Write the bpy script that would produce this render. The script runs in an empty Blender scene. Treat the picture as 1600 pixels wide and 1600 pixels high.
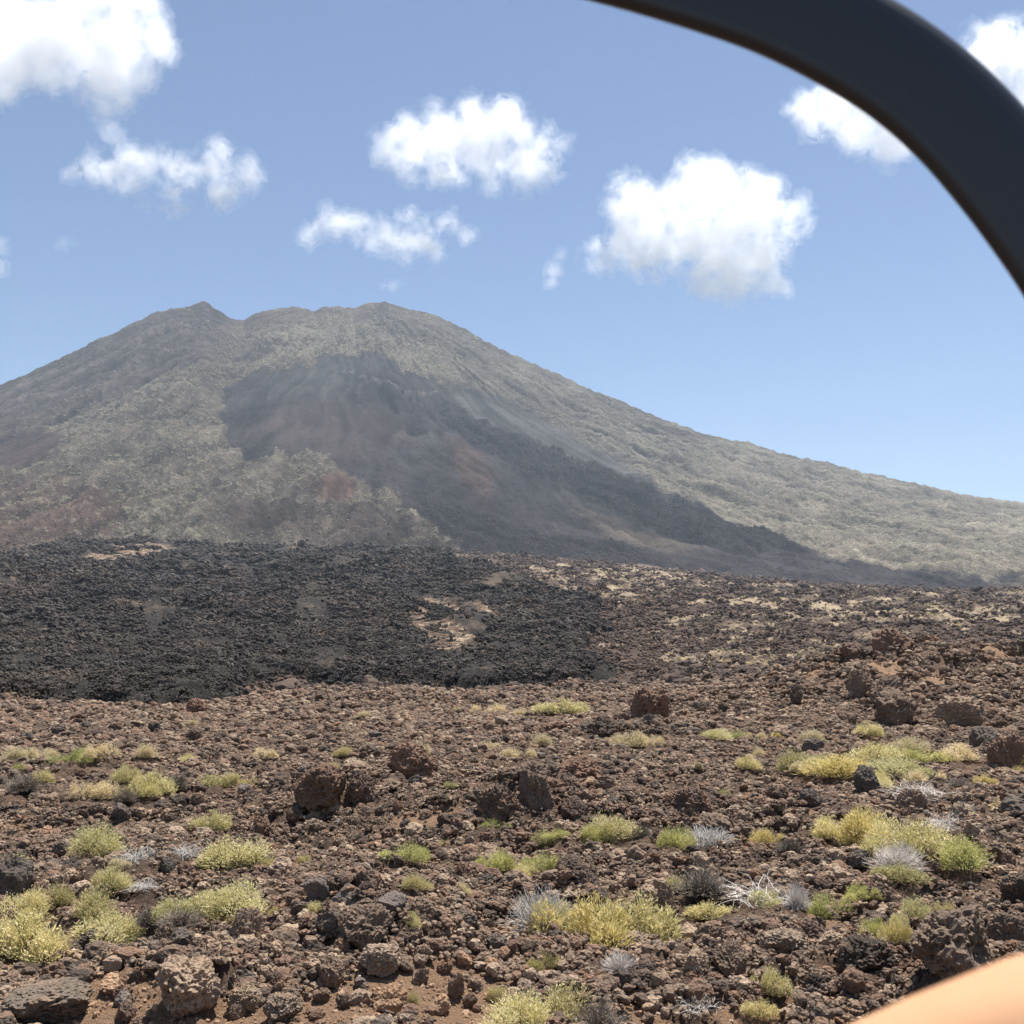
import bpy, bmesh, math, random
import numpy as np
from mathutils import Vector, Matrix, Euler, noise as mn

SC = bpy.context.scene
COL = SC.collection
R = math.radians
random.seed(7)
RNG = np.random.default_rng(11)

# ------------------------------------------------------------------ camera
F = 1716.0                     # focal length in pixels of a 1600 px wide picture
HZ = 985.0                     # pixel row of the true horizon
TH = math.atan((HZ - 800.0) / F)
CH = 3.5                       # camera height above the lava plain
cam = bpy.data.cameras.new('camera')
cam.sensor_width = 36.0
cam.lens = 36.0 * F / 1600.0
cam.clip_start = 0.02
cam.clip_end = 60000.0
cam.dof.use_dof = True
cam.dof.focus_distance = 40.0
cam.dof.aperture_fstop = 13.0
camo = bpy.data.objects.new('camera', cam)
camo.location = (0, 0, CH)
camo.rotation_euler = (R(90) + TH, 0, 0)
COL.objects.link(camo)
SC.camera = camo

# ------------------------------------------------------------------ sky, sun, exposure
SUN_EL, SUN_AZ = R(71), R(32)          # high, beyond the scene and to the right
world = bpy.data.worlds.new('World')
SC.world = world
world.use_nodes = True
wn = world.node_tree
sky = wn.nodes.new('ShaderNodeTexSky')
sky.sky_type = 'NISHITA'
sky.sun_disc = False
sky.sun_elevation = SUN_EL
sky.sun_rotation = SUN_AZ
sky.altitude = 2000.0
sky.air_density = 1.0
sky.dust_density = 0.4
sky.ozone_density = 1.2
wn.nodes['Background'].inputs['Strength'].default_value = 0.080
wn.links.new(sky.outputs[0], wn.nodes['Background'].inputs['Color'])
sun = bpy.data.lights.new('sun', 'SUN')
sun.energy = 5.0
sun.angle = R(0.53)
sun.color = (1.0, 0.95, 0.88)
suno = bpy.data.objects.new('sun', sun)
sd = Vector((math.sin(SUN_AZ) * math.cos(SUN_EL), math.cos(SUN_AZ) * math.cos(SUN_EL), math.sin(SUN_EL)))
suno.rotation_euler = (-sd).to_track_quat('-Z', 'Y').to_euler()
suno.location = (0, 0, 60)
COL.objects.link(suno)
vs = SC.view_settings
vs.view_transform = 'Standard'
vs.look = 'None'
vs.gamma = 1.0
vs.use_curve_mapping = False
vs.exposure = 0.78
cy = SC.cycles
cy.max_bounces = 16
cy.diffuse_bounces = 3
cy.glossy_bounces = 2
cy.transmission_bounces = 2
cy.volume_bounces = 14
cy.transparent_max_bounces = 8
cy.use_denoising = True
cy.volume_max_steps = 256

# ------------------------------------------------------------------ numpy noise
_A = np.linspace(0, 2 * np.pi, 256, endpoint=False)
_GC, _GS = np.cos(_A), np.sin(_A)


def _hash(ix, iy, s):
    n = (ix * 374761393 + iy * 668265263 + s * 1274126177) & 0xffffffff
    n = ((n ^ (n >> 13)) * 1274126177) & 0xffffffff
    return (n ^ (n >> 16)) & 0xffffffff


def perlin(x, y, s=0):
    fx, fy = np.floor(x), np.floor(y)
    ix, iy = fx.astype(np.int64), fy.astype(np.int64)
    dx, dy = x - fx, y - fy
    u = dx * dx * dx * (dx * (dx * 6 - 15) + 10)
    v = dy * dy * dy * (dy * (dy * 6 - 15) + 10)

    def g(a, b):
        h = _hash(ix + a, iy + b, s) & 255
        return _GC[h] * (dx - a) + _GS[h] * (dy - b)
    n0 = g(0, 0) * (1 - u) + g(1, 0) * u
    n1 = g(0, 1) * (1 - u) + g(1, 1) * u
    return (n0 * (1 - v) + n1 * v) * 1.5


def fbm(x, y, o=4, s=0, gain=0.5):
    t, a, f = 0.0, 1.0, 1.0
    for k in range(o):
        t = t + a * perlin(x * f + 17.3 * k, y * f - 9.1 * k, s + k)
        a *= gain
        f *= 2.03
    return t


def ridged(x, y, o=4, s=0, gain=0.5):
    t, a, f = 0.0, 1.0, 1.0
    for k in range(o):
        t = t + a * (0.5 - np.abs(perlin(x * f + 7.7 * k, y * f + 3.1 * k, s + k)) * 1.6)
        a *= gain
        f *= 2.07
    return t


def worley(x, y, s=0):
    fx, fy = np.floor(x), np.floor(y)
    ix, iy = fx.astype(np.int64), fy.astype(np.int64)
    best = np.full(np.shape(x), 9.0)
    for a in (-1, 0, 1):
        for b in (-1, 0, 1):
            h = _hash(ix + a, iy + b, s)
            cx = fx + a + (h & 1023) / 1023.0
            cyy = fy + b + ((h >> 10) & 1023) / 1023.0
            best = np.minimum(best, (cx - x) ** 2 + (cyy - y) ** 2)
    return np.sqrt(best)


def view_fbm(x, y, a, b, o=4, s=0, gain=0.5):
    """noise stretched with distance: a radians wide, b of the distance deep"""
    return fbm(np.arctan2(x, y) / a, np.log(np.hypot(x, y) + 1e-6) / b, o, s, gain)


def sst(a, b, x):
    t = np.clip((x - a) / (b - a), 0, 1)
    return t * t * (3 - 2 * t)


# ------------------------------------------------------------------ directions and picture geometry of the place
def ray(px, py):
    """bearing and rise (tangent over horizontal distance) of a picture point"""
    cx, cyy = (px - 800.0) / F, (800.0 - py) / F
    dx, dy, dz = cx, math.cos(TH) - cyy * math.sin(TH), math.sin(TH) + cyy * math.cos(TH)
    return math.atan2(dx, dy), dz / math.hypot(dx, dy)


def proj(az, t):
    fw = math.cos(TH) * np.cos(az) + t * math.sin(TH)
    fw = np.maximum(fw, 0.05)
    up = -math.sin(TH) * np.cos(az) + t * math.cos(TH)
    return 800 + F * np.sin(az) / fw, 800 - F * up / fw


def pmask(px, py, poly, soft):
    """soft inside mask of a polygon"""
    n = len(poly)
    d = np.full(np.shape(px), 1e9)
    ins = np.zeros(np.shape(px), bool)
    for i in range(n):
        x0, y0 = poly[i]
        x1, y1 = poly[(i + 1) % n]
        ex, ey = x1 - x0, y1 - y0
        wx, wy = px - x0, py - y0
        t = np.clip((wx * ex + wy * ey) / (ex * ex + ey * ey + 1e-9), 0, 1)
        d = np.minimum(d, (wx - t * ex) ** 2 + (wy - t * ey) ** 2)
        if y0 != y1:
            c = ((y0 > py) != (y1 > py)) & (px < (x1 - x0) * (py - y0) / (y1 - y0) + x0)
            ins ^= c
    d = np.sqrt(d)
    return sst(-soft, soft, np.where(ins, d, -d))


# ground profile: rise (as picture rows) against distance, towards the left and the right of the place
_rk = np.log(np.array([5, 9, 12, 20, 30, 50, 90, 150, 300, 600, 1000, 1500, 2000, 3000, 5000, 8000.]))
_yl = np.array([1990, 1640, 1486, 1287, 1190, 1128, 1098, 1075, 1012, 930, 885, 868, 866, 890, 930, 955.])
_yr = np.array([1990, 1640, 1486, 1287, 1188, 1118, 1072, 1045, 1000, 955, 935, 930, 930, 935, 945, 960.])
_lr = np.linspace(_rk[0], _rk[-1], 400)


def _sm(v):
    v = np.interp(_lr, _rk, (HZ - v) / F)
    k = np.hanning(31)
    k /= k.sum()
    return np.convolve(np.pad(v, 15, mode='edge'), k, 'valid')


_tl, _tr = _sm(_yl), _sm(_yr)


def base_z(x, y):
    r = np.hypot(x, y) + 1e-6
    az = np.arctan2(x, y)
    lr = np.log(r)
    s = sst(-0.06, 0.40, az)
    t = np.interp(lr, _lr, _tl) * (1 - s) + np.interp(lr, _lr, _tr) * s
    z = CH + r * t
    bank = 1.7 * (1 - sst(2.6, 7.5, r))            # the roadside bank under the vehicle
    z = np.where(r < 9.5, bank + z * sst(6, 9.5, r), z)
    back = sst(0.9, 1.7, np.abs(az))               # behind the viewer the plain just runs on
    return z * (1 - back) + back * np.where(r < 9.5, bank, 0.0)


def bump(x, y, px, r0, rad, h, sq=1.0):
    az = math.atan2(px - 800, F)
    cx, cyy = r0 * math.sin(az), r0 * math.cos(az)
    return h * np.exp(-((x - cx) ** 2 + ((y - cyy) * sq) ** 2) / rad ** 2)


def coarse(x, y):
    """undulation of the plain"""
    r = np.hypot(x, y)
    k = sst(7, 12, r)
    z = 0.30 * fbm(x / 4.5, y / 4.5, 3, 5) * k
    z = z + sst(25, 110, r) * 1.1 * fbm(x / 18, y / 18, 3, 9)
    z = z + sst(120, 600, r) * 4.5 * fbm(x / 90, y / 90, 4, 13)
    z = z + bump(x, y, 1400, 62, 9.0, 1.5, 0.9) + bump(x, y, 1560, 74, 9, 1.7) + bump(x, y, 1180, 66, 7, 0.5)
    z = z + bump(x, y, 850, 22.5, 2.4, 0.35) + bump(x, y, 520, 24, 2.0, 0.3) + bump(x, y, 640, 26, 1.2, 0.25)
    z = z + bump(x, y, 1480, 12.2, 1.1, 0.22) + bump(x, y, 1120, 12.0, 0.9, 0.16) - bump(x, y, 1400, 10.9, 0.6, 0.25)
    z = z + bump(x, y, 570, 13.2, 1.0, 0.2) + bump(x, y, 330, 12.0, 1.1, 0.14)
    return z


OUTCROPS = [(860, 21.5, 2.4, 0.62), (520, 24, 1.8, 0.5), (645, 27, 1.2, 0.4), (1010, 42, 4.0, 0.9), (1390, 62, 7.5, 1.7), (1520, 66, 6.0, 1.3), (570, 13.2, 1.1, 0.36), (1470, 12.0, 1.3, 0.45),
            (1130, 11.8, 1.0, 0.32), (320, 11.6, 1.0, 0.34), (900, 15.6, 0.8, 0.28), (1400, 20, 2.0, 0.36), (1085, 21, 1.6, 0.36), (40, 16, 1.0, 0.3), (1580, 24, 2.2, 0.5), (1250, 13, 0.9, 0.26), (700, 14.5, 0.9, 0.22)]


def outcrop(x, y):
    """broken knolls of welded clinker"""
    x, y = np.asarray(x, float), np.asarray(y, float)
    shp = x.shape
    x, y = x.ravel(), y.ravel()
    z = np.zeros(x.shape)
    for px, r0, rad, h in OUTCROPS:
        az = math.atan2(px - 800, F)
        cx, cyy = r0 * math.sin(az), r0 * math.cos(az)
        d2 = ((x - cx) ** 2 + (y - cyy) ** 2) / rad ** 2
        i = np.nonzero(d2 < 6.0)[0]
        if len(i):
            sc = 0.75 * rad
            z[i] += h * np.exp(-d2[i]) * (0.45 + 0.55 * ridged(x[i] / sc, y[i] / sc, 3, 401, 0.5))
    return z.reshape(shp)


def soil_mask(x, y):
    r = np.hypot(x, y)
    s = fbm(x / 1.6, y / 1.6, 3, 31) + 0.25 * fbm(x / 0.35, y / 0.35, 2, 35)
    s = s + 0.09 - 0.45 * sst(12.0, 16.0, r)
    az = np.arctan2(x, y)
    s = s + 0.34 * np.exp(-((az + 0.09) / 0.12) ** 2) * (1 - sst(11.2, 13.2, r))
    s = s + 0.30 * np.exp(-((az + 0.38) / 0.16) ** 2) * (1 - sst(10.8, 12.6, r))
    s = s + bump(x, y, 1510, 66, 4, 1.3) + bump(x, y, 1290, 61, 2.2, 1.2) + bump(x, y, 1440, 57, 2.0, 1.1)
    return sst(0.15, 0.45, s)


def fine(x, y):
    r = np.hypot(x, y)
    k = sst(6, 9, r)
    a = 1 - 0.75 * soil_mask(x, y)
    z = 0.10 * ridged(x / 0.9, y / 0.9, 3, 41) + 0.05 * fbm(x / 0.22, y / 0.22, 3, 51)
    z = z + 0.16 * (0.55 - worley(x / 0.62 + 0.3 * fbm(x, y, 2, 3), y / 0.62, 61))
    z = z + 0.075 * (1 - sst(30, 60, r)) * (0.5 - worley(x / 0.19 + 0.25 * fbm(x / 0.3, y / 0.3, 2, 4), y / 0.19, 63))
    z = z + 0.10 * sst(18, 35, r) * (0.5 - worley(x / 0.42, y / 0.55, 65))
    z = z + sst(40, 140, r) * (0.5 * ridged(x / 4, y / 4, 3, 71) + 0.3 * fbm(x / 1.3, y / 1.3, 2, 73))
    z = z + sst(70, 200, r) * 0.9 * ridged(x / 11, y / 11, 4, 75, 0.6) + sst(250, 600, r) * 3.2 * ridged(x / 45, y / 45, 4, 77, 0.6)
    return z * k * a


def streak(x, y):
    """where pale dry grass grows in bands on the far plain"""
    r = np.hypot(x, y) + 1e-6
    zb = base_z(x, y)
    px, py = proj(np.arctan2(x, y), (zb - CH) / r)
    dens = 1.15 * view_fbm(x, y, 0.06, 0.075, 5, 203, 0.62) + 0.55 * view_fbm(x, y, 0.2, 0.5, 2, 207)
    w = pmask(px + 30 * view_fbm(x, y, 0.1, 0.2, 2, 209), py, [(700, 862), (900, 868), (1100, 884), (1300, 912), (1680, 930), (1680, 1030), (1350, 1070), (1080, 1056), (960, 1020), (870, 1045), (965, 990), (720, 892)], 12)
    return w * sst(0.0, 0.30, dens)


def ground_z(x, y):
    x, y = np.asarray(x, float), np.asarray(y, float)
    return base_z(x, y) + coarse(x, y) + fine(x, y) + outcrop(x, y)


def ground_at(px, py):
    """the point of the plain seen at a picture point"""
    az, t = ray(px, py)
    r = np.exp(np.linspace(math.log(8.0), math.log(1900), 900))
    x, y = r * math.sin(az), r * math.cos(az)
    zz = base_z(x, y) + coarse(x, y) + 0.5 * outcrop(x, y)
    i = np.nonzero(zz >= CH + r * t)[0]
    i = i[0] if len(i) else 0
    return float(x[i]), float(y[i]), float(r[i])


# ------------------------------------------------------------------ material helpers
def material(name):
    m = bpy.data.materials.new(name)
    m.use_nodes = True
    nt = m.node_tree
    return m, nt, nt.nodes['Principled BSDF']


def N(nt, typ, **kw):
    n = nt.nodes.new(typ)
    for k, v in kw.items():
        if k.startswith('i_'):
            n.inputs[k[2:].replace('_', ' ')].default_value = v
        else:
            setattr(n, k, v)
    return n


def noise_node(nt, vec, scale, detail=4, rough=0.6):
    n = N(nt, 'ShaderNodeTexNoise')
    n.inputs['Scale'].default_value = scale
    n.inputs['Detail'].default_value = detail
    n.inputs['Roughness'].default_value = rough
    if vec is not None:
        nt.links.new(vec, n.inputs['Vector'])
    return n


def ramp(nt, fac, stops):
    n = N(nt, 'ShaderNodeValToRGB')
    e = n.color_ramp.elements
    while len(e) < len(stops):
        e.new(0.5)
    for k, (p, c) in enumerate(stops):
        e[k].position = p
        e[k].color = (*c, 1) if len(c) == 3 else c
    nt.links.new(fac, n.inputs['Fac'])
    return n


def mix(nt, fac, a, b, mode='MIX'):
    n = N(nt, 'ShaderNodeMix', data_type='RGBA', blend_type=mode)
    for sock, v in ((n.inputs['Factor'], fac), (n.inputs['A'], a), (n.inputs['B'], b)):
        if isinstance(v, bpy.types.NodeSocket):
            nt.links.new(v, sock)
        elif isinstance(v, tuple):
            sock.default_value = (*v, 1)
        else:
            sock.default_value = v
    return n.outputs['Result']


def math_node(nt, op, a, b=0.0, clamp=False):
    n = N(nt, 'ShaderNodeMath', operation=op, use_clamp=clamp)
    for k, v in ((0, a), (1, b)):
        if isinstance(v, bpy.types.NodeSocket):
            nt.links.new(v, n.inputs[k])
        else:
            n.inputs[k].default_value = v
    return n.outputs[0]


def bump_node(nt, height, bsdf, strength, dist):
    b = N(nt, 'ShaderNodeBump')
    b.inputs['Strength'].default_value = strength
    b.inputs['Distance'].default_value = dist
    nt.links.new(height, b.inputs['Height'])
    nt.links.new(b.outputs[0], bsdf.inputs['Normal'])


def pos(nt):
    return N(nt, 'ShaderNodeNewGeometry').outputs['Position']


def attr(nt, name):
    return N(nt, 'ShaderNodeAttribute', attribute_name=name)


# ------------------------------------------------------------------ materials
def lava_rock_material(name, stops, spot=(0.20, 0.11, 0.07), rough=0.95, blotch=5.0):
    """clinker: per-stone tint, rusty blotches, pitted relief"""
    m, nt, b = material(name)
    oi = N(nt, 'ShaderNodeObjectInfo')
    tc = N(nt, 'ShaderNodeTexCoord').outputs['Object']
    p = pos(nt)
    tint = ramp(nt, oi.outputs['Random'], stops).outputs[0]
    n1 = noise_node(nt, p, blotch, 5)
    n2 = noise_node(nt, p, 38.0, 4)
    f1 = ramp(nt, n1.outputs['Fac'], [(0.50, (0, 0, 0)), (0.72, (0.75, 0.75, 0.75))]).outputs[0]
    c = mix(nt, f1, tint, spot)
    c = mix(nt, 0.8, c, ramp(nt, n2.outputs['Fac'], [(0.3, (0.45, 0.45, 0.45)), (0.7, (1.35, 1.3, 1.25))]).outputs[0], 'MULTIPLY')
    nt.links.new(c, b.inputs['Base Color'])
    b.inputs['Roughness'].default_value = rough
    b.inputs['Specular IOR Level'].default_value = 0.25
    v = N(nt, 'ShaderNodeTexVoronoi')
    v.inputs['Scale'].default_value = 30
    nt.links.new(p, v.inputs['Vector'])
    h = math_node(nt, 'ADD', n2.outputs['Fac'], math_node(nt, 'MULTIPLY', v.outputs['Distance'], 0.8))
    bump_node(nt, h, b, 0.8, 0.03)
    return m


M_ROCK = lava_rock_material('lava clinker', [(0, (0.070, 0.056, 0.046)), (0.28, (0.16, 0.118, 0.089)), (0.55, (0.275, 0.20, 0.143)), (0.80, (0.42, 0.32, 0.228)), (1, (0.10, 0.086, 0.074))], (0.31, 0.20, 0.13))
M_RED = lava_rock_material('rusty lava', [(0, (0.16, 0.105, 0.076)), (0.5, (0.235, 0.150, 0.105)), (1, (0.12, 0.088, 0.070))], (0.34, 0.195, 0.115))
M_DARK = lava_rock_material('dark brown lava', [(0, (0.095, 0.071, 0.056)), (0.6, (0.185, 0.136, 0.101)), (1, (0.235, 0.172, 0.125))], (0.28, 0.18, 0.12))
M_GREY = lava_rock_material('grey basalt', [(0, (0.15, 0.123, 0.106)), (1, (0.19, 0.158, 0.136))], (0.21, 0.165, 0.13), 0.8)
M_TAN = lava_rock_material('ochre stone', [(0, (0.34, 0.21, 0.125)), (0.5, (0.44, 0.29, 0.185)), (1, (0.27, 0.165, 0.10))], (0.48, 0.34, 0.23))
M_BLACK = lava_rock_material('black block lava', [(0, (0.046, 0.041, 0.037)), (0.5, (0.066, 0.058, 0.052)), (0.85, (0.09, 0.077, 0.067)), (1, (0.13, 0.112, 0.097))], (0.17, 0.130, 0.10), 0.95, 0.03)
M_CHAR = lava_rock_material('charcoal lava', [(0, (0.105, 0.088, 0.074)), (1, (0.15, 0.122, 0.100))], (0.21, 0.15, 0.11))
M_FAR = lava_rock_material('dark plain lava', [(0, (0.085, 0.065, 0.054)), (1, (0.165, 0.122, 0.096))], (0.21, 0.14, 0.10), 0.95, 0.05)
M_PALE = lava_rock_material('pale stone', [(0, (0.6, 0.56, 0.5)), (1, (0.68, 0.64, 0.58))], (0.5, 0.45, 0.4))


def ground_material():
    m, nt, b = material('brown lava plain')
    p = pos(nt)
    soil = attr(nt, 'soil').outputs['Fac']
    pale = attr(nt, 'pale').outputs['Fac']
    n1 = noise_node(nt, p, 0.35, 6, 0.65)
    n2 = noise_node(nt, p, 9.0, 7, 0.72)
    n3 = noise_node(nt, p, 60.0, 3)
    c = ramp(nt, n1.outputs['Fac'], [(0.30, (0.085, 0.063, 0.050)), (0.5, (0.15, 0.108, 0.081)), (0.68, (0.23, 0.158, 0.114))]).outputs[0]
    c = mix(nt, 0.75, c, ramp(nt, n2.outputs['Fac'], [(0.34, (0.35, 0.33, 0.32)), (0.5, (0.95, 0.9, 0.86)), (0.66, (1.9, 1.8, 1.7))]).outputs[0], 'MULTIPLY')
    c = mix(nt, math_node(nt, 'MULTIPLY', attr(nt, 'far').outputs['Fac'], 0.85), c, mix(nt, n2.outputs['Fac'], (0.045, 0.034, 0.029), (0.11, 0.080, 0.064)))
    so = ramp(nt, n3.outputs['Fac'], [(0.3, (0.23, 0.142, 0.090)), (0.7, (0.46, 0.30, 0.19))]).outputs[0]
    c = mix(nt, soil, c, so)
    pl = noise_node(nt, p, 0.10, 8, 0.68)
    pf = math_node(nt, 'MULTIPLY', pale, ramp(nt, pl.outputs['Fac'], [(0.46, (0, 0, 0)), (0.56, (0.9, 0.9, 0.9))]).outputs[0])
    c = mix(nt, pf, c, (0.34, 0.27, 0.185))
    nt.links.new(c, b.inputs['Base Color'])
    b.inputs['Roughness'].default_value = 1.0
    b.inputs['Specular IOR Level'].default_value = 0.1
    h = math_node(nt, 'ADD', n2.outputs['Fac'], math_node(nt, 'MULTIPLY', n3.outputs['Fac'], 0.25))
    bump_node(nt, h, b, 1.0, 0.16)
    return m


def flow_material():
    m, nt, b = material('black lava flow')
    p = pos(nt)
    n1 = noise_node(nt, p, 0.03, 6, 0.65)
    n2 = noise_node(nt, p, 0.45, 6, 0.7)
    c = ramp(nt, n1.outputs['Fac'], [(0.36, (0.034, 0.032, 0.031)), (0.50, (0.052, 0.047, 0.043)), (0.62, (0.12, 0.094, 0.075))]).outputs[0]
    kn = noise_node(nt, p, 0.22, 5, 0.7)
    c = mix(nt, attr(nt, 'kipuka').outputs['Fac'], c, ramp(nt, kn.outputs['Fac'], [(0.44, (0.11, 0.076, 0.056)), (0.53, (0.20, 0.145, 0.105)), (0.61, (0.42, 0.34, 0.25))]).outputs[0])
    n4 = noise_node(nt, p, 2.2, 6, 0.75)
    c = mix(nt, 0.8, c, ramp(nt, n2.outputs['Fac'], [(0.3, (0.45, 0.45, 0.45)), (0.7, (1.6, 1.57, 1.52))]).outputs[0], 'MULTIPLY')
    c = mix(nt, 0.8, c, ramp(nt, n4.outputs['Fac'], [(0.35, (0.4, 0.4, 0.4)), (0.65, (1.6, 1.56, 1.5))]).outputs[0], 'MULTIPLY')
    nt.links.new(c, b.inputs['Base Color'])
    b.inputs['Roughness'].default_value = 1.0
    b.inputs['Specular IOR Level'].default_value = 0.15
    hh = math_node(nt, 'ADD', n2.outputs['Fac'], math_node(nt, 'MULTIPLY', n4.outputs['Fac'], 0.4))
    bump_node(nt, hh, b, 1.0, 1.6)
    return m


def mountain_material():
    m, nt, b = material('volcano slope')
    p = pos(nt)
    col = attr(nt, 'tint').outputs['Color']
    veg = attr(nt, 'veg').outputs['Fac']
    mp = N(nt, 'ShaderNodeMapping')
    mp.inputs['Scale'].default_value = (1.0, 0.55, 0.8)
    nt.links.new(p, mp.inputs['Vector'])
    n1 = noise_node(nt, mp.outputs[0], 0.012, 8, 0.68)
    n2 = noise_node(nt, mp.outputs[0], 0.085, 5, 0.7)
    n3 = noise_node(nt, p, 0.006, 4, 0.6)
    c = mix(nt, 0.85, col, ramp(nt, n1.outputs['Fac'], [(0.34, (0.5, 0.49, 0.49)), (0.66, (1.5, 1.48, 1.45))]).outputs[0], 'MULTIPLY')
    n6 = noise_node(nt, p, 0.22, 4, 0.75)
    c = mix(nt, 0.9, c, ramp(nt, n6.outputs['Fac'], [(0.36, (0.55, 0.54, 0.54)), (0.64, (1.45, 1.44, 1.42))]).outputs[0], 'MULTIPLY')
    thr = math_node(nt, 'ADD', n2.outputs['Fac'], math_node(nt, 'MULTIPLY', math_node(nt, 'SUBTRACT', n3.outputs['Fac'], 0.5), 0.5))
    thr = math_node(nt, 'SUBTRACT', thr, math_node(nt, 'SUBTRACT', 0.76, math_node(nt, 'MULTIPLY', veg, 0.25)))
    f = math_node(nt, 'MULTIPLY', thr, 14.0, True)
    vc = mix(nt, n3.outputs['Fac'], (0.32, 0.29, 0.215), (0.265, 0.25, 0.175))
    f = math_node(nt, 'MULTIPLY', f, 0.55)
    c = mix(nt, math_node(nt, 'MULTIPLY', f, sstep(nt, veg)), c, vc)
    nt.links.new(c, b.inputs['Base Color'])
    b.inputs['Roughness'].default_value = 1.0
    b.inputs['Specular IOR Level'].default_value = 0.1
    bump_node(nt, math_node(nt, 'ADD', n2.outputs['Fac'], math_node(nt, 'MULTIPLY', n6.outputs['Fac'], 0.5)), b, 1.0, 10.0)
    return m


def sstep(nt, v):
    return math_node(nt, 'MULTIPLY', v, 4.0, True)


def plant_material(name, c0, c1, trans=0.42):
    m, nt, b = material(name)
    oi = N(nt, 'ShaderNodeObjectInfo')
    sh = attr(nt, 'shade').outputs['Fac']
    c = mix(nt, sh, c0, c1)
    c = mix(nt, 1.0, c, ramp(nt, oi.outputs['Random'], [(0, (0.82, 0.84, 0.82)), (1, (1.15, 1.10, 1.05))]).outputs[0], 'MULTIPLY')
    nt.links.new(c, b.inputs['Base Color'])
    b.inputs['Roughness'].default_value = 0.8
    b.inputs['Specular IOR Level'].default_value = 0.2
    tr = N(nt, 'ShaderNodeBsdfTranslucent')
    nt.links.new(c, tr.inputs['Color'])
    mx = N(nt, 'ShaderNodeMixShader')
    mx.inputs[0].default_value = trans
    out = nt.nodes['Material Output']
    nt.links.new(b.outputs[0], mx.inputs[1])
    nt.links.new(tr.outputs[0], mx.inputs[2])
    nt.links.new(mx.outputs[0], out.inputs['Surface'])
    return m


PM = {
    'yellow': plant_material('yellow green leaf', (0.44, 0.40, 0.15), (0.88, 0.81, 0.48)),
    'green': plant_material('fresh green leaf', (0.28, 0.29, 0.09), (0.72, 0.70, 0.31)),
    'olive': plant_material('olive leaf', (0.31, 0.28, 0.12), (0.68, 0.61, 0.33)),
    'gold': plant_material('golden leaf', (0.46, 0.39, 0.14), (0.82, 0.72, 0.36)),
    'straw': plant_material('straw leaf', (0.52, 0.43, 0.25), (0.84, 0.74, 0.50)),
    'scrub': plant_material('pale mountain scrub', (0.30, 0.315, 0.20), (0.58, 0.58, 0.41)),
    'cream': plant_material('cream flower head', (0.60, 0.50, 0.34), (0.85, 0.76, 0.56)),
    'stem': plant_material('brown stem', (0.09, 0.07, 0.055), (0.17, 0.14, 0.11), 0.0),
    'dry': plant_material('grey brown twig', (0.13, 0.11, 0.095), (0.28, 0.24, 0.20), 0.0),
    'white': plant_material('bleached twig', (0.42, 0.40, 0.38), (0.76, 0.73, 0.70), 0.0),
}


# ------------------------------------------------------------------ object helpers
def link(name, mesh, parent=None):
    o = bpy.data.objects.new(name, mesh)
    COL.objects.link(o)
    if parent is not None:
        o.parent = parent
    return o


def tag(o, label=None, cat=None, group=None, kind=None):
    for k, v in (('label', label), ('category', cat), ('group', group), ('kind', kind)):
        if v:
            o[k] = v
    return o


def grid_mesh(name, X, Y, Z, mat, attrs=(), closed=False):
    rows, cols = X.shape
    me = bpy.data.meshes.new(name)
    v = np.stack([X, Y, Z], -1).reshape(-1, 3).astype(np.float32)
    idx = np.arange(rows * cols).reshape(rows, cols)
    if closed:
        idx = np.concatenate([idx, idx[:, :1]], 1)
    q = np.stack([idx[:-1, :-1], idx[:-1, 1:], idx[1:, 1:], idx[1:, :-1]], -1).reshape(-1, 4)
    q = q[:, ::-1]
    nf = len(q)
    me.vertices.add(len(v))
    me.vertices.foreach_set('co', v.ravel())
    me.loops.add(nf * 4)
    me.loops.foreach_set('vertex_index', q.ravel().astype(np.int32))
    me.polygons.add(nf)
    me.polygons.foreach_set('loop_start', np.arange(0, nf * 4, 4, dtype=np.int32))
    me.polygons.foreach_set('use_smooth', np.ones(nf, bool))
    me.update(calc_edges=True)
    for an, typ, data in attrs:
        a = me.attributes.new(an, typ, 'POINT')
        a.data.foreach_set('color' if typ == 'FLOAT_COLOR' else 'value', np.ascontiguousarray(data, dtype=np.float32).ravel())
    me.materials.append(mat)
    return me


# ------------------------------------------------------------------ the ground, one sheet
dense = np.linspace(R(-33), R(33), 700)
rest = np.arange(R(33), R(327), R(3.0))[1:]
AZ = np.concatenate([dense, rest])
RR = np.concatenate([[0.4, 1.2, 2.0, 2.6, 3.4, 4.2, 5.0, 5.8, 6.4, 7.0],
                     np.exp(np.linspace(math.log(7.4), math.log(130), 500)),
                     np.exp(np.linspace(math.log(133), math.log(2100), 190)),
                     [2600, 3300, 4200, 5400, 6800]])
A2, R2 = np.meshgrid(AZ, RR)
X, Y = R2 * np.sin(A2), R2 * np.cos(A2)
Z = ground_z(X, Y)
T = (base_z(X, Y) - CH) / R2
PX, PY = proj(A2, T)
pale = streak(X, Y)
soil = soil_mask(X, Y) * (R2 < 130)
M_GROUND = ground_material()
g = link('ground', grid_mesh('ground', X, Y, Z, M_GROUND, [('soil', 'FLOAT', soil), ('pale', 'FLOAT', pale), ('far', 'FLOAT', sst(60, 190, R2))], True))
tag(g, 'brown clinker lava plain with patches of ochre soil', kind='structure')

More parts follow.
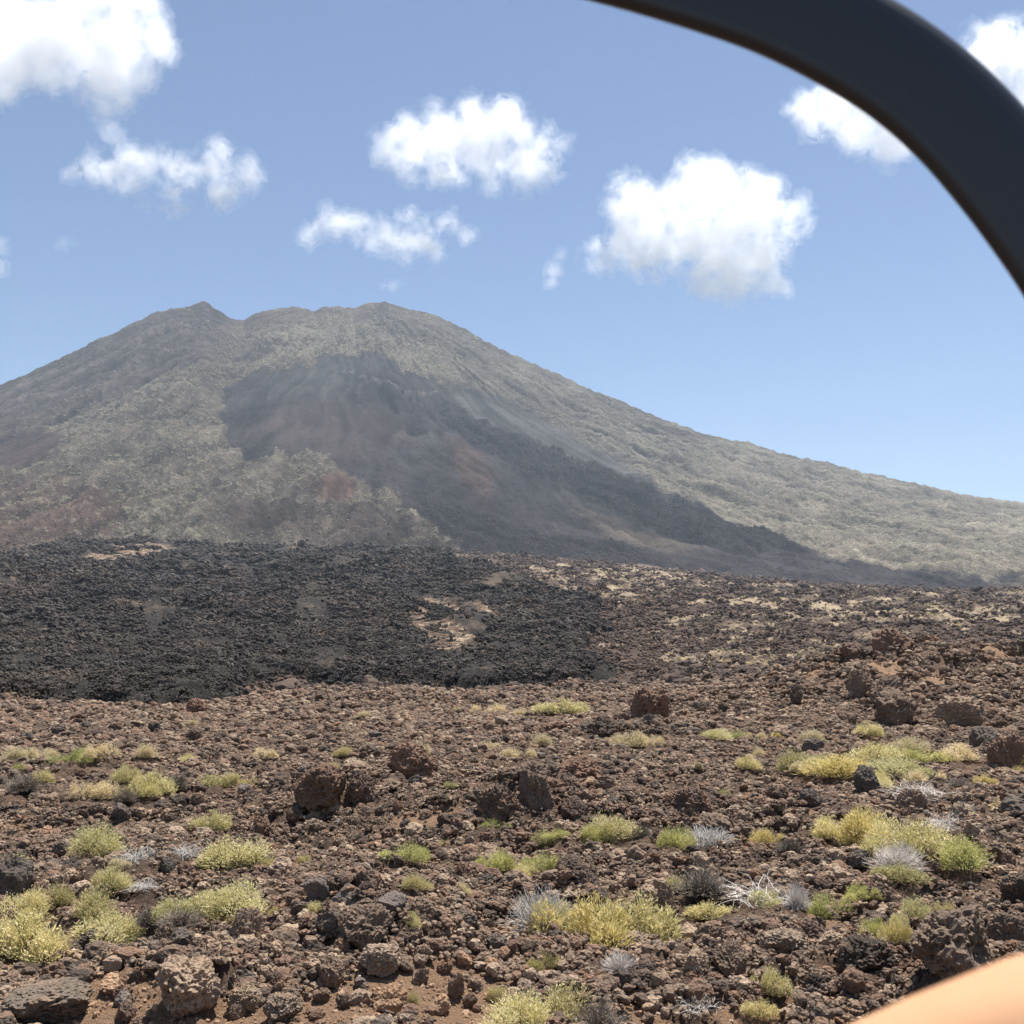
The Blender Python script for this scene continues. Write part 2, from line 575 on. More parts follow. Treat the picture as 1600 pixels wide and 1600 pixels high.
# ------------------------------------------------------------------ the black lava flow lying on the plain
FLOW = [(-700, 1112), (0, 1106), (300, 1102), (450, 1072), (640, 1084), (860, 1078), (1000, 1062), (880, 1034), (965, 985), (930, 950), (800, 915),
        (720, 888), (620, 868), (400, 866), (250, 862), (100, 862), (0, 880), (-700, 890)]
KIPUKA = [[(126, 892), (190, 868), (264, 874), (215, 894), (150, 903)],
          [(622, 986), (664, 978), (758, 1020), (692, 1046)],
          [(650, 952), (684, 954), (756, 996), (736, 1002)],
          [(684, 946), (700, 942), (790, 984), (774, 990)],
          [(480, 1000), (490, 998), (510, 1022), (498, 1024)]]
AZ = np.linspace(R(-34), R(8.5), 520)
RR = np.exp(np.linspace(math.log(72), math.log(1750), 300))
A2, R2 = np.meshgrid(AZ, RR)
X, Y = R2 * np.sin(A2), R2 * np.cos(A2)
zb = base_z(X, Y)
PX, PY = proj(A2, (zb - CH) / R2)
wx = 34 * view_fbm(X, Y, 0.06, 0.22, 4, 91, 0.6)
wy = 8 * view_fbm(X, Y, 0.05, 0.15, 4, 95, 0.6)
mk = pmask(PX + wx, PY + wy, FLOW, 9)
kip = np.zeros(PX.shape)
for kp in KIPUKA:
    kip = np.maximum(kip, pmask(PX + 0.2 * wx, PY + 0.3 * wy, kp, 2))
thick = 0.9 + R2 * 0.0085
rough = 0.55 * ridged(X / 5.5, Y / 5.5, 4, 101, 0.6) + sst(90, 400, R2) * (2.2 * ridged((X + 0.6 * Y) / 26, (Y - 0.4 * X) / 70, 4, 111, 0.6)) + sst(120, 400, R2) * 2.4 * fbm(X / 45, Y / 60, 3, 113) + sst(300, 900, R2) * 6.5 * fbm(X / 110, Y / 140, 4, 115)
rough = rough + 0.5 * (0.5 - worley(X / 2.2, Y / 2.2, 117))
rough = rough * (1 - 0.6 * kip)
Z = zb + coarse(X, Y) * 0.7 + mk * (thick + rough) - (1 - mk) * (2.0 + R2 * 0.009)
FLOW_T = (X, Y, Z)
M_FLOW = flow_material()
f = link('lava_flow', grid_mesh('lava_flow', X, Y, Z, M_FLOW, [('kipuka', 'FLOAT', kip)]))
tag(f, 'broad black block lava flow below the volcano', kind='structure')


def flow_sample(n, rng):
    """random points of the black flow's upper surface, spread evenly over the view"""
    i = rng.integers(0, 299, n)
    j = rng.integers(0, 519, n)
    keep = (mk[i, j] > 0.15 + 0.6 * rng.random(len(i))) & ((kip[i, j] < 0.35) | (rng.random(len(i)) < 0.10))
    i, j = i[keep], j[keep]
    return X[i, j], Y[i, j], Z[i, j], R2[i, j]


_fr = np.random.default_rng(5)
FLOWPTS = [np.array(a) for a in flow_sample(170000, _fr)]

# ------------------------------------------------------------------ the volcano
SKYLINE = [(-500, 760), (-250, 690), (0, 602), (60, 580), (100, 562), (150, 535), (200, 512), (245, 492), (270, 484), (300, 478), (316, 473), (326, 474), (333, 481), (345, 487), (358, 498),
           (382, 499), (400, 490), (430, 482), (470, 481), (490, 485), (510, 478), (530, 477), (553, 481), (570, 475), (600, 474), (630, 480), (660, 486),
           (690, 497), (720, 510), (760, 530), (800, 552), (850, 576), (900, 598), (950, 618), (1000, 640), (1050, 660), (1100, 678), (1150, 692),
           (1200, 706), (1250, 716), (1300, 726), (1350, 740), (1400, 749), (1450, 760), (1500, 772), (1560, 786), (1620, 789), (1800, 812), (2100, 850), (2400, 880)]
sk = np.array([ray(a, b) for a, b in SKYLINE])
NA = 860
AZ = np.linspace(R(-34), R(34), NA)
ts = np.interp(AZ, sk[:, 0], sk[:, 1])
ts = ts + (1.6 * fbm(AZ * 130, AZ * 0 + 3.3, 3, 431, 0.65) + 1.2 * np.abs(perlin(AZ * 90, AZ * 0 + 8.1, 433))) / F
bl = np.array([ray(a, b) for a, b in [(-600, 915), (0, 905), (700, 915), (900, 932), (1200, 955), (1600, 968), (2200, 970)]])
tb = np.interp(AZ, bl[:, 0], bl[:, 1])
NU = 420
U = np.concatenate([np.linspace(0, 1, NU), 1 + np.linspace(0, 1, 26)[1:] ** 1.6 * 0.75])
R0, R1 = 1350.0, 3750.0
U2, A2 = np.meshgrid(U, AZ, indexing='ij')
R2 = R0 + U2 * (R1 - R0)
g1 = np.clip(U2, 0, 1)
gg = g1 * (1.22 - 0.22 * g1)
T = tb[None, :] + (ts - tb)[None, :] * gg
X, Y = R2 * np.sin(A2), R2 * np.cos(A2)
Zs = CH + R2 * T
ub = np.clip(U2 - 1, 0, 1)
Zs = np.where(U2 > 1, CH + (CH + R1 * ts[None, :]) * (1 - ub * 1.15) - 40 * sst(0, 0.1, ub), Zs)
PX, PY = proj(A2, T)
sx, sy = -560.0, 3720.0
rho, thh = np.hypot(X - sx, Y - sy), np.arctan2(X - sx, -(Y - sy))
edge = np.minimum(sst(0, 0.12, U2), 1 - 0.6 * sst(0.86, 1.0, U2))
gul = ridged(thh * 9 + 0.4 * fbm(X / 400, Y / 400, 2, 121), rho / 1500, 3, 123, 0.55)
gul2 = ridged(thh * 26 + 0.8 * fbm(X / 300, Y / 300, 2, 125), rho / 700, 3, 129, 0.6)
rel = (22 * gul + 11 * gul2) * sst(150, 700, rho) + 14 * fbm(X / 190, Y / 190, 4, 127) + 7 * ridged(X / 40, Y / 60, 4, 131, 0.62) + 3.5 * fbm(X / 14, Y / 20, 2, 133)
WX = PX + 10 * fbm(X / 90, Y / 120, 5, 141, 0.6)
WY = PY + 7 * fbm(X / 90, Y / 120, 5, 145, 0.6)


def pm(poly, soft=8):
    return pmask(WX, WY, poly, soft)


def near_line(pts, w):
    d = np.full(X.shape, 1e9)
    for (x0, y0), (x1, y1) in zip(pts[:-1], pts[1:]):
        ex, ey = x1 - x0, y1 - y0
        t = np.clip(((PX - x0) * ex + (PY - y0) * ey) / (ex * ex + ey * ey), 0, 1)
        d = np.minimum(d, (PX - x0 - t * ex) ** 2 + (PY - y0 - t * ey) ** 2)
    return np.exp(-d / w ** 2)


dark = pm([(345, 650), (355, 612), (400, 588), (470, 576), (520, 560), (580, 560), (640, 580), (700, 612), (780, 622), (850, 655), (920, 700), (985, 745), (1050, 780), (1110, 805), (1200, 850),
           (1260, 878), (1330, 892), (1450, 905), (1640, 922), (1640, 960), (1300, 960), (700, 900), (722, 842), (650, 808), (610, 770), (550, 752), (505, 712), (440, 722), (395, 728), (358, 702)], 2.2)
ash = pm([(690, 612), (780, 625), (870, 665), (960, 715), (1010, 755), (930, 738), (860, 705), (760, 665)], 10)
ash2 = pm([(400, 592), (520, 566), (600, 575), (540, 600), (520, 622), (430, 625)], 14)
brown = pm([(380, 690), (420, 650), (520, 628), (620, 640), (640, 690), (560, 730), (480, 715)], 18)
red1 = pm([(700, 700), (740, 700), (780, 760), (760, 790), (720, 770)], 16)
red2 = pm([(480, 765), (500, 752), (540, 752), (560, 772), (520, 785)], 8)
tanw = pm([(880, 800), (960, 815), (1020, 838), (1080, 858), (1110, 874), (1030, 866), (950, 848)], 8)
conel = pm([(-60, 690), (20, 678), (85, 688), (98, 705), (50, 738), (-60, 755)], 7)
hill = pm([(340, 838), (370, 806), (430, 800), (520, 796), (600, 810), (680, 834), (724, 852), (640, 872), (420, 862)], 6)
topgrey = pm([(-200, 640), (60, 585), (200, 500), (330, 465), (370, 500), (330, 560), (230, 590), (120, 630), (0, 680), (-200, 700)], 22)
spire = pm([(560, 478), (620, 476), (640, 520), (600, 560), (560, 540)], 16)
reddish = pm([(-200, 740), (80, 755), (200, 790), (180, 850), (60, 900), (-200, 900)], 24)
right = sst(640, 800, PX + 0.55 * (600 - PY))
low = sst(640, 900, PY)
scar_p = near_line([(538, 585), (575, 596), (602, 606), (638, 622), (655, 626), (690, 618)], 2.6)
scar_d = near_line([(594, 612), (606, 626), (620, 638), (640, 640)], 7.5) + 0.7 * near_line([(640, 676), (662, 680)], 5)
lev = near_line([(650, 640), (760, 690), (860, 738), (960, 780), (1060, 822), (1180, 868)], 7)
lev2 = near_line([(610, 690), (700, 720), (780, 790), (840, 840)], 8)

tongue = pm([(690, 640), (780, 680), (880, 728), (990, 772), (1100, 808), (1200, 848), (1290, 882), (1150, 872), (1040, 838), (930, 795), (820, 745), (720, 692)], 4)
apron = pm([(600, 772), (690, 790), (860, 838), (1010, 872), (1010, 900), (700, 900), (722, 842), (650, 808)], 5)
c_base = np.array([0.143, 0.124, 0.100])
scar_p = scar_p * sst(-0.15, 0.25, fbm(X / 38, Y / 38, 2, 461))
tint = np.broadcast_to(c_base, X.shape + (3,)).copy()


def paint(mask, c):
    global tint
    mm = np.clip(mask, 0, 1)[..., None]
    tint = tint * (1 - mm) + mm * np.array(c)


paint(right, (0.174, 0.160, 0.130))
paint(right * low, (0.27, 0.24, 0.185))
paint(topgrey, (0.120, 0.104, 0.094))
paint(pm([(296, 482), (318, 474), (330, 476), (362, 500), (340, 520), (310, 505)], 5) * 0.8, (0.085, 0.074, 0.068))
paint(spire * 0.6, (0.13, 0.115, 0.105))
paint(reddish * 0.8, (0.120, 0.078, 0.062))
paint(dark, (0.060, 0.055, 0.056))
paint(ash2 * dark, (0.078, 0.078, 0.076))
paint(ash, (0.105, 0.105, 0.102))
paint(brown * dark, (0.072, 0.058, 0.054))
paint(red1, (0.096, 0.067, 0.056))
paint(red2, (0.165, 0.100, 0.076))
paint(tanw, (0.125, 0.105, 0.085))
paint(conel, (0.078, 0.058, 0.052))
paint(hill, (0.095, 0.078, 0.066))
paint(tongue, (0.032, 0.030, 0.032))
paint(apron, (0.040, 0.038, 0.039))
paint(scar_p * 0.9, (0.30, 0.28, 0.26))
paint(scar_d, (0.034, 0.031, 0.031))
veg = 0.55 + 0.25 * (1 - right) + 0.12 * right * low
veg = veg * (1 - 0.75 * topgrey) * (1 - 0.97 * dark) * (1 - conel) * (1 - 0.55 * hill) * (1 - red2) * (1 - ash)
veg = veg + 0.25 * pm([(380, 520), (480, 500), (700, 530), (720, 600), (560, 560), (420, 585)], 20) * (1 - dark)
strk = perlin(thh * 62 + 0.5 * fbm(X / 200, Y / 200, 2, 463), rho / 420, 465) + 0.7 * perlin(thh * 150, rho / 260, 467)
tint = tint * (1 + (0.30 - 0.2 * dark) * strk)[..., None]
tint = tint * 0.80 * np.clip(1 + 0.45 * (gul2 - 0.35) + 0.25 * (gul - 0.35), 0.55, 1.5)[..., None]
veg = np.clip(veg, 0, 1)
rel = rel * (1 - 0.45 * dark * (1 - tongue)) * (1 - 0.75 * ash) * (1 - 0.8 * brown) * (1 - 0.7 * conel) * (1 - 0.6 * ash2)
px2m = R2 / F
rel = rel + px2m * (9 * conel + 7 * hill + 5 * red2 - 22 * scar_d + 5 * scar_p + 5 * lev + 4 * lev2 + 5 * tongue + 3 * dark * (1 - ash) + 6 * spire)
Zs = Zs + rel * edge
tint4 = np.concatenate([tint, np.ones(X.shape + (1,))], -1)
M_MOUNT = mountain_material()
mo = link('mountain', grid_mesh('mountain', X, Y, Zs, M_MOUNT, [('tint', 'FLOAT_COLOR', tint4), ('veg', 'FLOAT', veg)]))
tag(mo, 'broad grey volcano with a notched summit and dark lava apron', kind='structure')


MT = (X, Y, Zs, veg, dark, R2, U2, np.clip(tongue + apron + 0.8 * scar_d + 0.6 * lev2 + 0.5 * lev + 0.5 * hill, 0, 1), np.clip(scar_p, 0, 1))


# ------------------------------------------------------------------ rock shapes
def rock_mesh(name, seed, sub, mat, spiky=0.5, cuts=7, flat=1.0):
    rnd = random.Random(seed)
    bm = bmesh.new()
    bmesh.ops.create_icosphere(bm, subdivisions=sub, radius=1.0)
    planes = []
    for _ in range(cuts):
        v = Vector((rnd.gauss(0, 1), rnd.gauss(0, 1), rnd.gauss(0, 0.8))).normalized()
        planes.append((v, rnd.uniform(0.48, 0.86)))
    off = Vector((rnd.uniform(-50, 50), rnd.uniform(-50, 50), rnd.uniform(-50, 50)))
    sc = Vector((rnd.uniform(0.8, 1.15), rnd.uniform(0.75, 1.1), rnd.uniform(0.7, 0.95) * flat))
    for v in bm.verts:
        n = v.co.normalized()
        rad = 1.0
        for pn, d in planes:
            k = n.dot(pn)
            if k > 0.05:
                rad = min(rad, d / k)
        rad = 0.85 * rad + 0.15
        q = n * rad
        h = mn.fractal(q * 1.7 + off, 0.9, 2.1, 3) * 0.20
        h += (0.5 - abs(mn.noise(q * 4.1 + off))) * 0.22 * spiky
        h += (0.5 - abs(mn.noise(q * 9.3 + off * 2))) * 0.20 * spiky
        if sub > 3:
            h += (0.3 - abs(mn.noise(q * 17.0 + off))) * 0.16 * spiky + mn.noise(q * 33.0 - off) * 0.06 * spiky
        p = q + n * h
        v.co = Vector((p.x * sc.x, p.y * sc.y, p.z * sc.z)) * 0.5
    lo = min(v.co.z for v in bm.verts)
    hi = max(v.co.z for v in bm.verts)
    x0, x1 = min(v.co.x for v in bm.verts), max(v.co.x for v in bm.verts)
    for v in bm.verts:                     # unit width, base at 0, unit height
        v.co.x = (v.co.x - (x0 + x1) / 2) / (x1 - x0)
        v.co.y = v.co.y / (x1 - x0)
        v.co.z = (v.co.z - lo) / (hi - lo)
    me = bpy.data.meshes.new(name)
    bm.to_mesh(me)
    bm.free()
    me.materials.append(mat)
    return me


def stuff_scatter(name, P, S, meshes, label, seed, kind='stuff', squash=(0.6, 1.0), tilt=0.35):
    """uncountable small pieces: points that carry instances of a few shapes"""
    rng = np.random.default_rng(seed)
    src = bpy.data.collections.new(name + '_shapes')
    for k, me in enumerate(meshes):
        src.objects.link(bpy.data.objects.new('%s_shape_%02d' % (name, k), me))
    n = len(P)
    pt = bpy.data.meshes.new(name)
    pt.vertices.add(n)
    pt.vertices.foreach_set('co', np.ascontiguousarray(P, np.float32).ravel())
    rot = np.stack([rng.normal(0, tilt, n), rng.normal(0, tilt, n), rng.uniform(0, 6.283, n)], -1)
    sc = np.stack([S, S * rng.uniform(0.8, 1.2, n), S * rng.uniform(squash[0], squash[1], n)], -1)
    for an, d in (('turn', rot), ('size', sc)):
        a = pt.attributes.new(an, 'FLOAT_VECTOR', 'POINT')
        a.data.foreach_set('vector', d.astype(np.float32).ravel())
    a = pt.attributes.new('pick', 'INT', 'POINT')
    a.data.foreach_set('value', rng.integers(0, len(meshes), n).astype(np.int32))
    o = link(name, pt)
    ng = bpy.data.node_groups.new(name, 'GeometryNodeTree')
    ng.interface.new_socket('Geometry', in_out='INPUT', socket_type='NodeSocketGeometry')
    ng.interface.new_socket('Geometry', in_out='OUTPUT', socket_type='NodeSocketGeometry')
    gi, go = ng.nodes.new('NodeGroupInput'), ng.nodes.new('NodeGroupOutput')
    ci = ng.nodes.new('GeometryNodeCollectionInfo')
    ci.inputs['Collection'].default_value = src
    ci.inputs['Separate Children'].default_value = True
    ci.inputs['Reset Children'].default_value = True
    ip = ng.nodes.new('GeometryNodeInstanceOnPoints')
    ip.inputs['Pick Instance'].default_value = True

    def named(nm, typ):
        k = ng.nodes.new('GeometryNodeInputNamedAttribute')
        k.data_type = typ
        k.inputs['Name'].default_value = nm
        return k.outputs['Attribute']
    L = ng.links.new
    L(gi.outputs[0], ip.inputs['Points'])
    L(ci.outputs[0], ip.inputs['Instance'])
    L(named('pick', 'INT'), ip.inputs['Instance Index'])
    L(named('turn', 'FLOAT_VECTOR'), ip.inputs['Rotation'])
    L(named('size', 'FLOAT_VECTOR'), ip.inputs['Scale'])
    L(ip.outputs[0], go.inputs[0])
    md = o.modifiers.new('scatter', 'NODES')
    md.node_group = ng
    tag(o, label, kind=kind)
    return o


# ------------------------------------------------------------------ rubble over the plain (past counting)
def scatter_plain(n, r0, r1, power, rng, az=32):
    u = rng.random(n)
    a = 2 - power
    r = (r0 ** a + u * (r1 ** a - r0 ** a)) ** (1 / a)
    t = rng.uniform(R(-az), R(az), n)
    return r * np.sin(t), r * np.cos(t), r


SHRUBS = [
    (20, 1196, 46, 22, 'straw'), (46, 1190, 34, 18, 'straw'), (70, 1192, 44, 18, 'straw'), (95, 1194, 32, 18, 'green'), (128, 1194, 46, 28, 'green'), (168, 1196, 48, 24, 'straw'),
    (232, 1192, 40, 24, 'straw'), (292, 1196, 28, 16, 'yellow'), (411, 1190, 48, 16, 'straw'), (28, 1210, 16, 14, 'green'), (37, 1246, 54, 30, 'dry'), (62, 1230, 44, 22, 'olive'),
    (195, 1230, 52, 30, 'olive'), (238, 1243, 62, 38, 'yellow'), (130, 1254, 40, 26, 'straw'), (168, 1256, 60, 28, 'straw'), (194, 1259, 40, 24, 'dry'), (226, 1257, 44, 24, 'gold'),
    (277, 1240, 40, 28, 'dry'), (326, 1238, 56, 24, 'olive'), (357, 1232, 24, 20, 'yellow'), (398, 1232, 28, 12, 'gold'), (332, 1307, 52, 36, 'yellow'), (162, 1344, 74, 52, 'yellow'),
    (208, 1353, 62, 34, 'branch'), (286, 1350, 54, 32, 'branch'), (354, 1357, 98, 52, 'yellow'), (18, 1394, 66, 54, 'yellow'), (174, 1407, 52, 38, 'yellow'), (91, 1434, 46, 36, 'olive'),
    (48, 1446, 64, 42, 'yellow'), (46, 1508, 120, 80, 'yellow'), (152, 1452, 78, 52, 'olive'), (176, 1480, 86, 46, 'yellow'), (268, 1454, 68, 40, 'yellow'), (302, 1456, 26, 36, 'branch'),
    (358, 1440, 100, 54, 'yellow'), (230, 1472, 44, 32, 'dry'), (280, 1470, 64, 30, 'dry'), (222, 1406, 48, 16, 'branch'), (184, 1364, 34, 14, 'straw'), (493, 1445, 26, 18, 'yellow'),
    (428, 1454, 16, 16, 'gold'),
    (540, 1190, 34, 18, 'olive'), (657, 1184, 28, 24, 'straw'), (568, 1210, 28, 14, 'straw'), (758, 1174, 44, 14, 'straw'), (797, 1186, 46, 16, 'straw'), (850, 1172, 40, 20, 'straw'),
    (990, 1173, 54, 30, 'straw'), (1022, 1172, 40, 22, 'straw'), (768, 1308, 38, 20, 'green'), (637, 1358, 60, 32, 'green'), (600, 1350, 22, 18, 'branch'), (848, 1326, 52, 24, 'olive'),
    (872, 1328, 34, 18, 'green'), (930, 1325, 48, 38, 'green'), (958, 1323, 62, 40, 'yellow'), (1000, 1322, 38, 30, 'dry'), (1048, 1332, 60, 40, 'green'), (1076, 1332, 34, 34, 'yellow'),
    (782, 1370, 58, 36, 'green'), (815, 1373, 48, 24, 'yellow'), (854, 1368, 48, 32, 'green'), (846, 1464, 96, 78, 'white'), (884, 1466, 60, 44, 'yellow'), (936, 1482, 124, 84, 'gold'),
    (1000, 1482, 110, 84, 'yellow'), (648, 1412, 44, 26, 'olive'), (722, 1418, 24, 18, 'yellow'), (646, 1466, 32, 28, 'yellow'), (832, 1528, 28, 20, 'gold'), (858, 1518, 40, 26, 'olive'),
    (968, 1544, 54, 36, 'white'), (892, 1592, 118, 62, 'olive'), (818, 1622, 116, 66, 'yellow'), (782, 1570, 44, 26, 'olive'), (934, 1622, 92, 56, 'dry'), (643, 1578, 24, 24, 'olive'),
    (1056, 1400, 44, 28, 'olive'), (1096, 1412, 86, 46, 'dry'), (1120, 1160, 48, 18, 'yellow'), (1152, 1162, 46, 16, 'green'), (1190, 1160, 26, 12, 'straw'), (1266, 1158, 50, 20, 'straw'),
    (1215, 1158, 20, 12, 'gold'), (1353, 1157, 40, 24, 'yellow'), (1185, 1188, 28, 18, 'straw'), (1169, 1210, 38, 26, 'yellow'), (1240, 1212, 56, 40, 'olive'), (1276, 1202, 40, 24, 'yellow'),
    (1256, 1219, 54, 14, 'straw'), (1308, 1222, 84, 38, 'gold'), (1372, 1198, 62, 34, 'yellow'), (1428, 1196, 72, 32, 'green'), (1430, 1179, 60, 24, 'straw'), (1402, 1217, 72, 30, 'yellow'),
    (1374, 1238, 60, 30, 'yellow'), (1432, 1230, 52, 24, 'straw'), (1436, 1258, 84, 38, 'branch'), (1498, 1192, 74, 22, 'straw'), (1596, 1200, 36, 36, 'yellow'), (1588, 1212, 16, 14, 'gold'),
    (1108, 1330, 78, 40, 'white'), (1197, 1328, 42, 32, 'gold'), (1236, 1338, 44, 26, 'dry'), (1292, 1318, 64, 38, 'yellow'), (1352, 1336, 92, 64, 'gold'), (1430, 1350, 92, 66, 'yellow'),
    (1404, 1370, 78, 46, 'white'), (1514, 1376, 78, 50, 'green'), (1472, 1318, 54, 34, 'branch'), (1410, 1391, 84, 26, 'olive'), (1182, 1416, 108, 50, 'branch'), (1196, 1420, 58, 26, 'yellow'),
    (1110, 1436, 72, 30, 'yellow'), (1246, 1432, 44, 44, 'white'), (1290, 1434, 54, 40, 'green'), (1340, 1418, 44, 28, 'green'), (1440, 1456, 44, 40, 'yellow'), (1484, 1450, 30, 26, 'olive'),
    (1510, 1456, 44, 24, 'green'), (1370, 1482, 40, 36, 'green'), (1402, 1472, 28, 24, 'yellow'), (1404, 1516, 36, 42, 'gold'), (1073, 1486, 28, 22, 'olive'), (1208, 1574, 44, 44, 'yellow'),
    (1190, 1608, 46, 30, 'yellow'), (1086, 1600, 66, 34, 'branch'), (1310, 1350, 16, 12, 'gold'), (1558, 1280, 22, 24, 'gold'), (1378, 1492, 20, 20, 'olive'), (1590, 1398, 40, 24, 'branch'),
    (715, 1116, 14, 8, 'straw'), (775, 1119, 52, 9, 'straw'), (815, 1121, 34, 9, 'straw'), (880, 1121, 72, 11, 'yellow'), (298, 1138, 16, 8, 'straw'), (566, 1124, 30, 9, 'straw'),
    (520, 1212, 24, 14, 'olive'), (700, 1250, 20, 12, 'olive'), (470, 1352, 22, 14, 'olive'), (420, 1362, 26, 18, 'gold'), (560, 1320, 18, 12, 'dry'), (690, 1330, 20, 12, 'olive'),
    (1500, 1240, 40, 18, 'dry'), (1570, 1340, 30, 20, 'dry'), (1540, 1230, 24, 14, 'gold'), (1130, 1250, 22, 12, 'olive'), (960, 1250, 20, 12, 'olive'), (1090, 1210, 24, 12, 'straw'),
]
PLANT_SPOTS = []
for px, py, w, h, kind in SHRUBS:
    gx, gy, r = ground_at(px, py)
    PLANT_SPOTS.append((gx, gy, 0.36 * w * r / F, r))


def clear_of_plants(x, y):
    ok = np.ones(len(x), bool)
    for gx, gy, q, r in PLANT_SPOTS:
        dx, dy = x - gx, y - gy
        ok &= ~((np.abs(dx) < q) & (dy < q) & (dy > -1.5 * q - 0.012 * r))
    return ok


rng = np.random.default_rng(21)
small = [rock_mesh('clinker', 300 + k, 3, M_ROCK, 1.5, 6) for k in range(7)] + [rock_mesh('clinker', 320 + k, 3, M_RED, 1.5, 6) for k in range(2)]
x, y, r = scatter_plain(170000, 8.2, 130, 1.5, rng)
s = np.maximum(0.032, 0.0012 * r) * np.minimum(rng.random(len(x)) ** (-1 / 2.0), 8.0)
sm = soil_mask(x, y)
keep = (rng.random(len(x)) > sm * 0.86) & clear_of_plants(x, y)
x, y, r, s, sm = [a[keep] for a in (x, y, r, s, sm)]
s = s * np.exp(0.75 * fbm(x / 1.7, y / 1.7, 2, 411) - 0.05)
s = np.clip(s, np.maximum(0.02, 0.0009 * r), 0.26 + 0.004 * r)
z = ground_z(x, y) - 0.30 * s
stuff_scatter('rubble', np.stack([x, y, z], -1), s, small, 'loose brown and black lava clinker covering the plain', 1)



def patch_mesh(name, seed, mats, n=26):
    """a handful of broken clinker lying together: many stones in one small mesh"""
    rnd = random.Random(seed)
    src = [rock_mesh('chip', seed * 7 + k, 2, mats[0], 1.3, 6) for k in range(5)]
    bm = bmesh.new()
    for q in range(n):
        d = 0.10 * min(rnd.random() ** (-1 / 2.6), 3.2)
        a, rr = rnd.uniform(0, 6.283), 0.5 * math.sqrt(rnd.random())
        mt = (Matrix.Translation((rr * math.cos(a), rr * math.sin(a), rnd.uniform(-0.35, 0.1) * d)) @ Euler((rnd.gauss(0, 0.5), rnd.gauss(0, 0.5), rnd.uniform(0, 6.28))).to_matrix().to_4x4()
              @ Matrix.Diagonal((d, d * rnd.uniform(0.7, 1.2), d * rnd.uniform(0.5, 1.0), 1)))
        n0, f0 = len(bm.verts), len(bm.faces)
        bm.from_mesh(src[q % 5])
        bm.verts.ensure_lookup_table()
        bm.faces.ensure_lookup_table()
        for v in bm.verts[n0:]:
            v.co = mt @ v.co
        mi = rnd.choices(range(len(mats)), [5, 2, 2][:len(mats)])[0]
        for fc in bm.faces[f0:]:
            fc.material_index = mi
    me = bpy.data.meshes.new(name)
    bm.to_mesh(me)
    bm.free()
    for m in mats:
        me.materials.append(m)
    return me


def bed(name, x, y, z, s, mats, label, seed):
    stuff_scatter(name, np.stack([x, y, z], -1), s, [patch_mesh('chips', seed * 50 + k, mats) for k in range(5)], label, seed, squash=(0.7, 1.1), tilt=0.10 if seed == 31 else 0.28)


x, y, r = scatter_plain(34000, 8.2, 130, 1.75, rng)
sm = soil_mask(x, y)
keep = (rng.random(len(x)) > sm * 1.1) & clear_of_plants(x, y)
x, y, r = x[keep], y[keep], r[keep]
s = np.maximum(0.42, 0.021 * r) * rng.uniform(0.7, 1.3, len(x))
bed('clinker_bed', x, y, ground_z(x, y) - 0.07 * s, s, [M_ROCK, M_RED, M_DARK], 'bed of broken lava chips between the larger stones', 31)
x, y, r = scatter_plain(60000, 115, 1400, 1.95, rng)
keep = rng.random(len(x)) > 0.9 * streak(x, y)
x, y, r = x[keep], y[keep], r[keep]
s = 0.0085 * r * rng.uniform(0.6, 1.4, len(x))
bed('far_clinker_bed', x, y, ground_z(x, y), s, [M_FAR], 'dark broken lava on the far plain', 32)
x, y, z, r = [a[:84000] for a in FLOWPTS]
keep = view_fbm(x, y, 0.07, 0.3, 4, 451, 0.6) < 0.22 + 0.25 * rng.random(len(x))
x, y, z, r = x[keep], y[keep], z[keep], r[keep]
s = 0.0082 * r * np.exp(rng.normal(0, 0.35, len(x)))
bed('black_clinker_bed', x, y, z, s, [M_BLACK], 'fine black broken lava over the dark flow', 33)
# blocks heaped on the knolls
P, S = [], []
for px, r0, rad, h in OUTCROPS:
    az = math.atan2(px - 800, F)
    n = 150
    a, q = rng.uniform(0, 6.283, n), rad * 0.75 * np.abs(rng.normal(0, 0.6, n))
    x, y = r0 * math.sin(az) + q * np.cos(a), r0 * math.cos(az) + q * np.sin(a)
    s = 0.055 * rad ** 0.75 * np.minimum(rng.random(n) ** (-1 / 1.8), 6.5)
    P.append(np.stack([x, y, ground_z(x, y) - 0.35 * s], -1))
    S.append(s)
knoll = [rock_mesh('knoll_block', 440 + k, 4, (M_DARK, M_RED, M_ROCK)[k % 3], 1.2, 8) for k in range(6)]
stuff_scatter('knoll_rubble', np.concatenate(P), np.concatenate(S), knoll, 'jagged blocks heaped on the low lava knolls', 34, squash=(0.6, 1.1))

tanp = [rock_mesh('pebble', 340 + k, 2, M_TAN, 0.5, 6) for k in range(4)]
x, y, r = scatter_plain(26000, 8.2, 24, 1.2, rng)
sm = soil_mask(x, y)
keep = rng.random(len(x)) < sm * 0.9 + 0.05
x, y, r = x[keep], y[keep], r[keep]
s = 0.022 * np.minimum(rng.random(len(x)) ** (-1 / 2.6), 5.0)
stuff_scatter('gravel', np.stack([x, y, ground_z(x, y) - 0.3 * s], -1), s, tanp, 'ochre gravel lying in the soil patches', 2)

